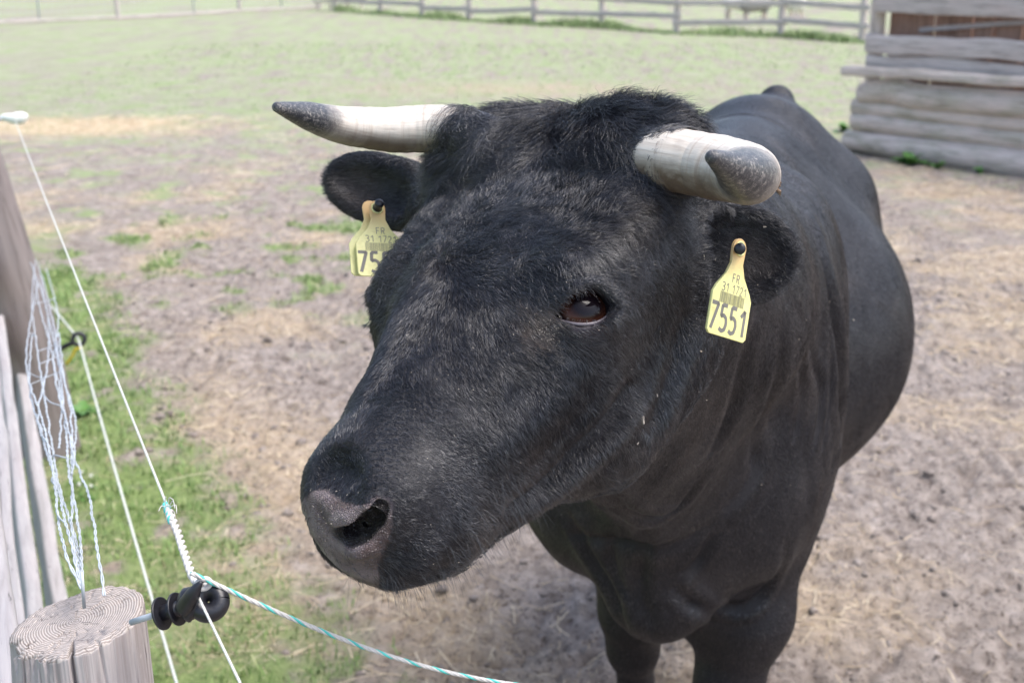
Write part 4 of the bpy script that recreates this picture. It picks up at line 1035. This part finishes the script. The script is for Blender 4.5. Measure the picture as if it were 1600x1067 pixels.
logm('log', [wl(.02, zs[3]+.0, .04), wl(.35, zs[3]+.05, .04), wl(.6, zs[3]+.02, .05), wl(1.6, zs[3]+.03, .05), wl(LEN, zs[3]+.04, .05)], [.085, .115, .105, .11, .12], M['log'], shed)
def pl(name, px, py0, py1, t0, t1, off, th, mat, dz=0.):
    z0, z1 = onwall(px, py1, off)[1], onwall(px, py0, off)[1]
    board(name, wl(t0, (z0+z1)/2, off), wl(t1, (z0+z1)/2+dz, off), z1-z0, th, (0, 0, 1), mat, shed, 30, .006, .2)
pl('plank', 1330, 104, 119, -.09, LEN, .16, .09, M['log'], .06)
pl('plank', 1350, 85, 109, .05, LEN, .04, .04, M['rail'], .03)
pl('plank', 1350, 52, 81, .04, LEN, .055, .045, M['rail'], .02)
pl('plank', 1360, -30, 19, .10, LEN, .055, .045, M['rail'], .0)
logm('corner_post', [wl(.05, -.1, -.06), wl(.06, 2.0, -.06)], [.07, .06], M['log'], shed, 16, 24)
t = .12
while t < LEN:
    w_ = RNG.uniform(.13, .24); g_ = RNG.choice([.0, .005, .03, .07]); of = RNG.uniform(-.16, -.12)
    board('wall_board', wl(t+w_/2, .3, of), wl(t+w_/2, 2.1, of), w_, .025, wd, M['brownboard'], shed, 10, .003); t += w_+g_+.004
board('back_wall', wl(.1, 1.1, -.9), wl(LEN, 1.1, -.9), 2.0, .03, (0, 0, 1), M['brownboard'], shed, 10)
board('brace', wl(.45, onwall(1410, 47, -.05)[1], -.07), wl(1.35, onwall(1520, 33, -.05)[1], -.07), .035, .02, (0, 0, 1), M['board'], shed, 10, .003)

# ---- sheep beyond the fence
WOOL = plain('greyish_fleece', (.30, .28, .26), .95, .1, .35, 1., 26); WOOLW = plain('cream_fleece', (.74, .70, .64), .95, .1, .15, 1., 26); FACE = plain('pale_face', (.62, .52, .46), .8, .2, .1)
def sheep(name, p, yaw, L, wool, lab):
    global PR
    keep, PR = PR, []; c, s_ = math.cos(yaw), math.sin(yaw)
    q = lambda a, b, h: np.array(p)+L*np.array([a*c-b*s_, a*s_+b*c, h])
    cap(q(-.32, 0, .58), q(.28, 0, .60), .23*L, .21*L, k=.1*L); ell(q(-.3, 0, .6), (.23*L,)*3, k=.1*L)
    cap(q(.34, 0, .68), q(.50, .0, .84), .13*L, .10*L, k=.1*L); cap(q(.50, 0, .86), q(.70, 0, .78), .085*L, .05*L, k=.05*L)
    for a in (-.36, .28):
        for b in (-.11, .11): cap(q(a, b, .45), q(a+.01, b, .0), .055*L, .032*L, k=.05*L)
    for b in (-1, 1): cap(q(.50, .06*b, .88), q(.47, .17*b, .86), .025*L, .016*L, k=.02*L)
    cap(q(-.5, 0, .62), q(-.58, 0, .42), .03*L, .02*L, k=.03*L)
    h = .035*L; lo = np.array(p)-[L, L, .02]; hi = np.array(p)+[L, L, 1.15*L]
    ax = [np.arange(lo[i], hi[i], h) for i in range(3)]; D = sdf(np.stack(np.meshgrid(*ax, indexing='ij'), -1).reshape(-1, 3)).reshape([len(a) for a in ax]); v, f = nets(D, ax)
    g = grad(v); v = v-g*np.clip(sdf(v), -.02, .02)[:, None]; PR = keep
    v = v+g*(.012*perlin(v*22))[:, None]*(v[:, 2] > p[2]+.35*L)[:, None]
    fc = ((v-p)@np.array([c, s_, 0]))
    e = empty(name, p); tag(e, lab, 'sheep', 'sheep grazing beyond the rail fence'); o = mesh('body', v, f, wool, e); o.data.materials.append(FACE)
    fcc = fc[f].mean(1); zc = v[f][:, :, 2].mean(1); o.data.polygons.foreach_set('material_index', ((fcc > .56*L) | (zc < p[2]+.34*L)).astype(np.int32)); return e

def gz1(x, y): return float(gz(np.array([x]), np.array([y]))[0]+.045*max(0, y-36)*sstep(36, 60, y))
for px, Y_, L, yaw, wool, lab in ((1178, 30.5, .72, .25, WOOL, 'grey brown sheep standing just left of the last fence post'), (1146, 31.5, .72, 2.6, WOOLW, 'cream sheep standing behind the grey brown one'),
                                  (1234, 31., .75, 1.9, WOOLW, 'cream sheep showing at the right of the last fence post'), (510, 37., .6, .3, WOOLW, 'pale sheep at the corner where the two far fences meet'),
                                  (556, 37., .6, 3.3, WOOL, 'darker sheep behind the rails near the corner of the two far fences')):
    X_ = (px-800)/2000*Y_*.98; sheep('sheep', (X_, Y_, gz1(X_, Y_)), yaw, L, wool, lab)

# ================================================================== NEAR FENCE, TWINES, NETTING
nf = empty('wooden_fence', G(118, 965, 0)*[1, 1, 0]); tag(nf, 'weathered fence in the left foreground with a sawn round post and bleached rails', 'fence')
# sawn round post
PT = P(117, 970, 1.055); PR1 = .0555; NA = 420
ang = np.arange(NA)/NA*2*math.pi; ca, sa = np.cos(ang), np.sin(ang)
def rim(z):          # outline radius at depth z below the top
    q = np.c_[ca*1.1, sa*1.1, np.full(NA, z*.6)]
    r_ = PR1*(1+.035*perlin(q)+.9*z*.10)
    g = perlin(np.c_[ca*13, sa*13, np.full(NA, z*1.6+3)]); r_ = r_-.0016*np.maximum(0, g)**1.0-.0006*perlin(np.c_[ca*45, sa*45, np.full(NA, z*4)])
    a0 = math.atan2(-.75, .20)+.10*z; dd = np.abs((ang-a0+math.pi) % (2*math.pi)-math.pi); r_ = r_-.010*np.exp(-(dd/.022)**2)
    for a1, w1, d1 in ((-2.2, .018, .004), (-.9, .016, .003), (-2.75, .014, .005), (-.4, .012, .002), (-1.85, .012, .003), (2.4, .02, .003)):
        dd = np.abs((ang-a1-.05*math.sin(z*20)+math.pi) % (2*math.pi)-math.pi); r_ = r_-d1*np.exp(-(dd/w1)**2)
    # broken, crumbling rim on the side towards the left
    br = sstep(.95, .35, np.abs((ang+2.35+math.pi) % (2*math.pi)-math.pi))
    step = np.floor(perlin(np.c_[ca*3.2, sa*3.2, np.full(NA, z*14)])*3+1.2)/3
    r_ = r_-br*sstep(.05, .0, z)*(.004+.009*np.clip(step, 0, 1))
    return r_
RZ = np.r_[np.linspace(0, .004, 4), np.linspace(.006, .14, 60), np.linspace(.16, 1.25, 40)]
v = []; 
NRr = 90
r0 = rim(0.)
pz = lambda x, y: .19*x+.05*y
for k in range(NRr):
    t = (k+.02)/NRr; rr = t*r0*(1-.0) ; x, y = rr*ca, rr*sa
    wob_ = .05*perlin(np.c_[x*30, y*30, 0*x+1]); ringp = (t+wob_)*19
    z = .00008*np.sin(ringp*2*math.pi)*sstep(.04, .2, t)-.0012*sstep(.25, .6, perlin(np.c_[ca*9, sa*9, np.full(NA, np.floor(t*7)*3.3)]))-.0008*perlin(np.c_[x*160, y*160, 0*x])
    z = z-.006*sstep(.90, 1.02, t)*(.5+.5*perlin(np.c_[ca*6, sa*6, 0*ca+4]))-.012*np.exp(-((np.abs((ang-math.atan2(-.75, .2)+math.pi) % (2*math.pi)-math.pi))/.03)**2)*sstep(.55, 1, t)
    z = z+.0025*perlin(np.c_[x*22, y*22, 0*x+9])
    v.append(np.c_[PT[0]+x, PT[1]+y, PT[2]+pz(x, y)+z])
for z_ in RZ:
    rr = rim(z_); x, y = rr*ca, rr*sa
    v.append(np.c_[PT[0]+x+.02*z_, PT[1]+y, PT[2]+pz(x, y)*(1-min(1, z_/.3))-.0035-z_-.003*(z_ < .03)*perlin(np.c_[ca*7, sa*7, 0*ca+z_*9])])
v = np.concatenate(v); m = NRr+len(RZ); ii = np.arange((m-1)*NA).reshape(m-1, NA); f = np.stack([ii, np.roll(ii, -1, 1), np.roll(ii, -1, 1)+NA, ii+NA], -1).reshape(-1, 4)[:, ::-1]
q = NM('sawn_end_grain'); a, _ = q.attr('ring'); sp = q.n('SeparateColor'); q.l(a, sp.inputs[0]); vv_ = q.coord('Object')
nn_ = q.noise(vv_, 45, 5, .6); nf2 = q.noise(vv_, 420, 4, .7)
rg = q.math('ADD', q.math('MULTIPLY', sp.outputs[0], 26.), q.math('MULTIPLY', nn_, .7)); sn = q.math('SINE', q.math('MULTIPLY', rg, 6.283))
c = q.ramp(sn, [(.0, (.25, .215, .195)), (.10, (.38, .335, .31)), (.9, (.43, .385, .355))])
vr = q.n('TexVoronoi'); vr.feature = 'DISTANCE_TO_EDGE'; vr.inputs['Scale'].default_value = 1.; mpv = q.n('Mapping'); ra, _ = q.attr('ringv'); q.l(ra, mpv.inputs[0]); q.l(mpv.outputs[0], vr.inputs['Vector'])
ck = q.ramp(vr.outputs['Distance'], [(.0, (0, 0, 0)), (.07, (1, 1, 1))]); ck = q.mix(q.ramp(nn_, [(.50, (1, 1, 1)), (.66, (0, 0, 0))]), ck, (1, 1, 1))
c = q.mix(ck, (.07, .055, .05), c); c = q.mix(q.ramp(q.noise(vv_, 26, 4, .6), [(.60, (0, 0, 0)), (.75, (.7, .7, .7))]), c, (.16, .15, .16)); q.col(c)
q.set(Roughness=.9); q.b.inputs['Specular IOR Level'].default_value = .2
q.nor(q.bump(q.math('ADD', q.math('MULTIPLY', sn, .16), q.math('ADD', q.math('MULTIPLY', ck, .9), q.math('MULTIPLY', nf2, .7))), .5, .0010))
o = mesh('post', v, f, M['post'], nf); o.data.materials.append(q.m); o['label'] = 'round post with a sawn, ringed and cracked top'
o.data.polygons.foreach_set('material_index', (np.arange(len(f)) < (NRr)*NA).astype(np.int32))
x = v[:, 0]-PT[0]; y = v[:, 1]-PT[1]; rr = np.hypot(x, y); th = np.arctan2(y, x)
vcol(o, 'ring', np.clip(rr/PR1, 0, 1)); vcol(o, 'ringv', np.c_[rr/PR1*9+.3*perlin(v*40), np.cos(th)*3.2, np.sin(th)*3.2])
vcol(o, 'grain', np.c_[v[:, 2], np.cos(th)*PR1, np.sin(th)*PR1])
# second, leaning post
t0 = G(-60, 188, 1.12); bpt = G(80, 700, 0.)-[0, 0, .05]
o = logm('post', [t0, t0*.66+bpt*.34+[.012, 0, 0], t0*.4+bpt*.6+[.02, 0, 0], bpt], [.080, .094, .102, .098], M['darkpost'], nf, 48, 90, 1., .07); o['label'] = 'dark leaning post farther along the fence'
def frail(px, py, h, y0, y1, wdt, thk, lab=None, tilt=0.):
    c = G(px, py, h); a = c+FD*((y0-c[1])/FD[1]); b = c+FD*((y1-c[1])/FD[1]); up = nrm(np.array([0, 0, 1])+FR_*tilt)
    return board('rail', a-up*wdt/2, b-up*wdt/2+[0, 0, 0], wdt, thk, up, M['board'], nf, 70, .004, .25)
frail(48, 905, .50, -1.0, 7.5, .15, .030, tilt=.10)
frail(87, 905, .30, -1.0, 4.05, .15, .034, tilt=.08)
frail(4, 980, 1.00, -1.2, 2.5, .14, .024, tilt=.05)
frail(20, 905, .72, -1.0, 7.2, .13, .026, tilt=.10)
# black screw-in insulator
IP = P(318, 938, 1.0); I0 = P(205, 972, 1.02); ia = nrm(P(288, 945, 1.0)-P(225, 962, 1.01))
ib = MB()
def torus(mb, c, ax, R_, r_, n=40, m=16, flat=1., a0=0, a1=2*math.pi, up=None):
    ax = nrm(ax); u = nrm(np.cross(ax, [0, 0, 1.]) if up is None else up-ax*(np.dot(up, ax))); w_ = np.cross(ax, u)
    mb.tube([c+R_*(math.cos(t)*u+math.sin(t)*w_) for t in np.linspace(a0, a1, n)], r_, m, a1-a0 < 6.2, flat)
tax = nrm(nrm(CAM-IP)*.80+np.array([.05, 0, .55])*.5+ia*-.15)
torus(ib, P(326, 940, 1.0), tax, .0086, .0078, 44, 18, 1.2, up=ia)
ib.tube(spline([P(281, 947, 1.0), P(290, 945, 1.0), P(300, 944, 1.0), P(312, 947, 1.002)], 12), np.interp(np.linspace(0, 1, 12), [0, .35, .7, 1], [.0075, .0135, .0140, .0095]), 18)
ins = ib.build('insulator', M['black'], nf); ins['label'] = 'black ring insulator screwed into the sawn post'
mb = MB(); mb.tube(spline([P(288, 950, .992), P(297, 935, .985), P(306, 920, .980), P(315, 908, .978)], 14), np.interp(np.linspace(0, 1, 14), [0, .5, 1], [.0075, .0058, .0012]), 14); mb.build('hook', M['black'], ins)
for px, py in ((253, 958), (277, 951)):
    c = P(px, py, 1.005); mb = MB(); mb.tube([c-ia*.0009, c-ia*.0007, c+ia*.0007, c+ia*.0009], [.0120, .0132, .0132, .0120], 30); mb.build('collar', M['black'], ins)
mb = MB(); mb.tube([P(248, 959, 1.006), P(288, 948, 1.003)], .0064, 20); mb.build('sleeve', M['black'], ins)
mb = MB(); mb.tube([I0, P(252, 957, 1.006)], .0026, 14); mb.build('rod', M['metal'], ins)
# ring insulator on the leaning post
c = P(123, 530, 4.10); mb = MB(); torus(mb, c, nrm(CAM-c), .0185, .0068, 30, 10); i2 = mb.build('insulator', M['black'], nf); i2['label'] = 'small black ring insulator on the leaning post'
mb = MB(); mb.tube([P(88, 548, 4.15), P(112, 536, 4.11)], .008, 10); mb.build('rod', M['black'], i2)
mb = MB(); mb.tube(spline([P(128, 543, 4.10), P(118, 546, 4.10), P(113, 556, 4.11), P(104, 568, 4.13)], 10), .0050, 8); mb.build('clip', M['yellowish'], i2)
c = P(22, 187, 4.06); mb = MB(); mb.tube(spline([P(2, 185, 4.08), P(10, 184, 4.07), P(22, 186, 4.06), P(34, 185, 4.06), P(41, 188, 4.06)], 20), np.interp(np.linspace(0, 1, 20), [0, .3, .6, .9, 1], [.009, .013, .020, .018, .006]), 16); i3 = mb.build('insulator', M['whiteplastic'], nf); i3['label'] = 'pale plastic insulator near the top of the leaning post'
mb = MB(); mb.tube([P(-36, 190, 4.04), P(6, 185, 4.07)], .0055, 10); mb.build('rod', M['metal'], i3)

def twist(name, pts, r, n_str, pitch, mats, lab, loose=0.):
    """laid twine: strands winding round one another"""
    pts = np.asarray(pts, float); ln = np.r_[0, np.cumsum(np.linalg.norm(np.diff(pts, axis=0), axis=1))]; e = empty(name, pts[0]); tag(e, lab, 'twine')
    m = max(int(ln[-1]/pitch*12), 12); m = min(m, 1600); q = np.linspace(0, ln[-1], m); c = np.stack([np.interp(q, ln, pts[:, i]) for i in range(3)], 1)
    t = np.gradient(c, axis=0); t /= np.linalg.norm(t, axis=1)[:, None]; u = np.cross(t, [0.01, .02, 1.]); u /= np.linalg.norm(u, axis=1)[:, None]; w_ = np.cross(t, u)
    for k in range(n_str):
        a = q/pitch*2*math.pi+k*2*math.pi/n_str; off = r*.52*(1+loose*perlin(np.c_[q*60, q*0+k, q*0]))
        mb = MB(); mb.tube(c+(np.cos(a)*off)[:, None]*u+(np.sin(a)*off)[:, None]*w_, r*.56, 7); mb.build('strand', mats[k % len(mats)], e)
    return e
W_, T_ = M['rope'], M['teal']
K0 = P(262, 792, 1.145); K1 = P(24, 190, 4.06)
L1 = np.array([K0+(K1-K0)*t+np.array([0, 0, -.10*t*(1-t)*.15]) for t in np.linspace(-.02, 1, 40)])
twist('twine', L1, .0013, 3, .012, [W_, W_, M['greyrope']], 'thin white fence twine running from the knot up to the pale insulator')
kp = spline([P(318, 914, .995), P(304, 905, 1.01), P(290, 870, 1.045), P(277, 830, 1.085), P(263, 796, 1.12)], 60)
twist('twine', kp, .0034, 2, .019, [W_, W_], 'thick white twisted tail of twine wound above the black insulator', .3)
kt = twist('twine', spline([P(268, 815, 1.10), P(262, 797, 1.12), P(258, 788, 1.13)], 30), .0030, 3, .009, [T_, T_, W_], 'teal and white knot with frayed ends at the top of the wound twine', .6)
mb = MB()
for sx in ((8, -14, 11, -2, 4), (-9, -6, -14, 2, 3), (12, -8, 14, 6, 2), (2, -18, 9, -15, 5), (-4, -12, -3, -20, 2), (9, 2, 12, 14, 1)):
    mb.tube(spline([P(262, 796, 1.12), P(262+sx[0], 796+sx[1], 1.118), P(262+sx[2], 796+sx[3], 1.115-sx[4]*.001)], 8), .00045, 6)
mb.build('frayed_end', W_, kt)
torus_m = MB(); torus(torus_m, P(318, 912, .992), FD+[0, 0, .3], .0052, .0022, 24, 8); torus_m.build('loop', W_, kt)
e0 = P(340, 914, .996); e1 = G(905, 1080, .985); dv = e1-e0; L4 = np.array([e0+dv*t+np.array([0, 0, -.02*math.sin(min(t, 1)*math.pi)]) for t in np.linspace(-.06, 6.0, 90)])
twist('twine', L4, .0019, 4, .030, [W_, W_, T_, W_], 'white twine with a teal strand crossing the bottom towards the right')
e0 = P(309, 930, .99); e1 = P(378, 1072, .90); L5 = np.array([e0+(e1-e0)*t for t in np.linspace(0, 6.0, 40)])
twist('twine', L5, .00105, 3, .008, [W_, M['greyrope'], W_], 'very thin white twine dropping from the black insulator to the bottom edge')
e0 = P(123, 531, 4.10); e1 = G(277, 1070, e0[2]+.01); L2 = np.array([e0+(e1-e0)*t+np.array([0, 0, -.012*math.sin(min(1, t)*math.pi)]) for t in np.linspace(0, 1.5, 60)])
twist('twine', L2, .0028, 3, .018, [M['greyrope'], W_, M['greyrope']], 'pale grey twine passing behind the sawn post from the small ring insulator')
twist('twine', [P(62, 456, 4.9), P(92, 492, 4.5), P(123, 530, 4.10)], .0028, 3, .018, [M['greyrope'], W_, M['greyrope']], 'short pale length of twine behind the leaning post')
# wire netting, folded and bunched between the two posts
net = empty('wire_netting', P(128, 915, 1.03)*[1, 1, 0]+[0, 0, .5]); tag(net, 'bunched bluish wire netting stretched between the sawn post and the leaning post', 'netting')
zat = lambda py: 1/np.interp(py, [410, 920], [1/3.95, 1/1.045])
SP = [[(129, 920), (118, 840), (92, 760), (76, 660), (60, 560), (50, 470), (56, 405)], [(129, 920), (124, 830), (108, 740), (101, 650), (90, 560), (70, 470), (60, 410)],
      [(163, 930), (152, 860), (139, 775), (118, 722), (104, 660), (88, 600), (79, 540), (62, 480), (52, 420)], [(128, 920), (101, 860), (90, 800), (80, 720), (64, 650), (44, 590), (42, 540), (52, 480), (60, 440)],
      [(129, 920), (113, 830), (112, 720), (110, 640), (92, 560), (82, 500), (66, 430)], [(128, 920), (106, 830), (85, 745), (62, 670), (46, 600), (50, 520)],
      [(70, 690), (60, 640), (75, 560), (72, 480), (48, 410)], [(112, 740), (118, 660), (100, 590), (92, 520)], [(92, 700), (96, 620), (84, 560), (90, 490), (72, 420)]]
CP = []
for s_ in SP:
    pts = np.array([P(px, py, zat(py)+(.02*RNG.normal() if k_ else .0)) for k_, (px, py) in enumerate(s_)]); pts = spline(pts, 90); ln = np.r_[0, np.cumsum(np.linalg.norm(np.diff(pts, axis=0), axis=1))]
    off = np.c_[perlin(np.c_[ln*16, ln*0+s_[0][0], ln*0]), perlin(np.c_[ln*15, ln*0, ln*0+s_[0][1]]), perlin(np.c_[ln*17, ln*0+5, ln*0+s_[1][0]])]*.0022
    pts = pts+off*sstep(0, .06, ln)[:, None]; CP.append(pts)
    mb = MB()
    pts = spline(pts, 500); ln = np.r_[0, np.cumsum(np.linalg.norm(np.diff(pts, axis=0), axis=1))]
    for k in (0, 1): mb.tube(pts+.0008*np.c_[np.cos(ln*130+k*3.14), np.sin(ln*130+k*3.14), 0*ln], .00075, 6)
    mb.build('wire', M['metal'], net)
for _ in range(26):
    a, b = RNG.choice(len(CP), 2, False); i = RNG.integers(12, 88); p0 = CP[a][i]; j = np.argmin(np.linalg.norm(CP[b]-p0, axis=1)+RNG.uniform(0, .05)); j = min(89, max(0, j+RNG.integers(-7, 8))); p1 = CP[b][j]
    if .01 < np.linalg.norm(p1-p0) < .14:
        mb = MB(); mb.tube(spline([p0, (p0+p1)/2+RNG.normal(0, .006, 3), p1], 8), .0009, 5); mb.build('wire', M['metal'], net)
c = P(128, 915, 1.04); mb = MB(); mb.tube([c+[0, 0, -.02], c+[.001, 0, .012]], .0015, 8); tag(mb.build('nail', M['metal'], nf))
# flowers and weeds
FL = plain('white_petal', (.8, .8, .74), .7, .2); LEAF = plain('weed_leaf', (.10, .22, .05), .5, .4, .35, 0, 30)
def plant(name, p, n, L, lab, grp=None, flower=False, cat='plant'):
    e = empty(name, p); tag(e, lab, cat, grp)
    mb = MB()
    for k in range(n):
        a = RNG.uniform(0, 6.28); el = RNG.uniform(.3, 1.1); d = np.array([math.cos(a)*math.cos(el), math.sin(a)*math.cos(el), math.sin(el)]); u = nrm(np.cross(d, [0, 0, 1])); l_ = L*RNG.uniform(.5, 1.1); up = np.cross(u, d)
        V_ = []; 
        for t in np.linspace(0, 1, 7):
            c = p+d*l_*t+np.array([0, 0, -.35*l_*t*t]); w_ = l_*.24*math.sin(math.pi*min(1, t*.92+.06))**.8; V_ += [c-u*w_+up*w_*.3, c, c+u*w_+up*w_*.3]
        mb.add(V_, [(i*3+j, i*3+j+1, i*3+j+4, i*3+j+3) for i in range(6) for j in (0, 1)])
    mb.build('leaf_rosette', LEAF, e)
    if flower:
        mb = MB(); mb.tube([p, p+[.003, 0, L*1.3]], .0007, 5); mb.build('stem', LEAF, e)
        mb = MB(); c = p+np.array([.003, 0, L*1.35])
        for k in range(26): d = nrm(RNG.normal(size=3)+[0, 0, .6]); mb.tube([c, c+d*.007], [.0014, .0007], 5)
        mb.build('flower_head', FL, e)
def at_ground(px, py): p = G(px, py, 0.); p[2] = gz1(p[0], p[1]); return p
for px, py, lab in ((127, 728, 'leftmost white clover flower of the group beside the netting'), (142, 733, 'white clover flower at the upper right of the group beside the netting'), (142, 752, 'white clover flower at the lower right of the group beside the netting'), (124, 750, 'white clover flower at the lower left of the group beside the netting')):
    plant('clover_flower', at_ground(px, py+22), 5, .035, lab, 'white clover flowers beside the netting', True, 'flower')
plant('leafy_weed', at_ground(128, 645), 10, .09, 'pale green broad leaved weed at the foot of the leaning post')
for px, py, n_, L, lab in ((1424, 256, 24, .20, 'bright green leafy weed at the foot of the log wall'), (1465, 262, 12, .13, 'smaller green weed to the right of the bright one by the log wall'), (1530, 268, 9, .12, 'small weed farthest right under the log wall'), (1318, 205, 12, .15, 'green tuft at the left corner of the log wall')):
    plant('leafy_weed', at_ground(px, py), n_, L, lab)
q = NM('tall_grass'); q.b.inputs['Base Color'].default_value = (.26, .34, .14, 1); q.set(Roughness=.6)
def verge():
    V_ = []; n = 9000 if not QUICK else 2500
    a = RNG.integers(0, len(pp)-1, n); t = RNG.random(n); P0 = np.array(pp)[a]*(1-t)[:, None]+np.array(pp)[a+1]*t[:, None]; P0[:, 1] += RNG.normal(0, .28, n); P0[:, 2] = gz(P0[:, 0], P0[:, 1])-.01
    h = RNG.uniform(.04, .16, n)*(.5+sstep(-.3, .4, perlin(P0*.8))); th = RNG.uniform(0, 6.28, n); d = np.c_[np.cos(th), np.sin(th), 0*th]; u = np.c_[-np.sin(th), np.cos(th), 0*th]*.012
    Vv = np.stack([P0-u, P0+u, P0+d*(h*.2)[:, None]+np.c_[0*h, 0*h, h*.6]+u*.7, P0+d*(h*.2)[:, None]+np.c_[0*h, 0*h, h*.6]-u*.7, P0+d*(h*.6)[:, None]+np.c_[0*h, 0*h, h]], 1).reshape(-1, 3); o_ = np.arange(n)[:, None]*5
    tag(mesh('tall_grass', Vv, [tuple(r_) for r_ in np.concatenate([o_+[0, 1, 2, 3]])]+[tuple(r_) for r_ in (o_+[3, 2, 4])], q.m, None, True, False), 'taller green grass growing along the foot of the far rail fence', 'grass', kind='stuff')
verge()
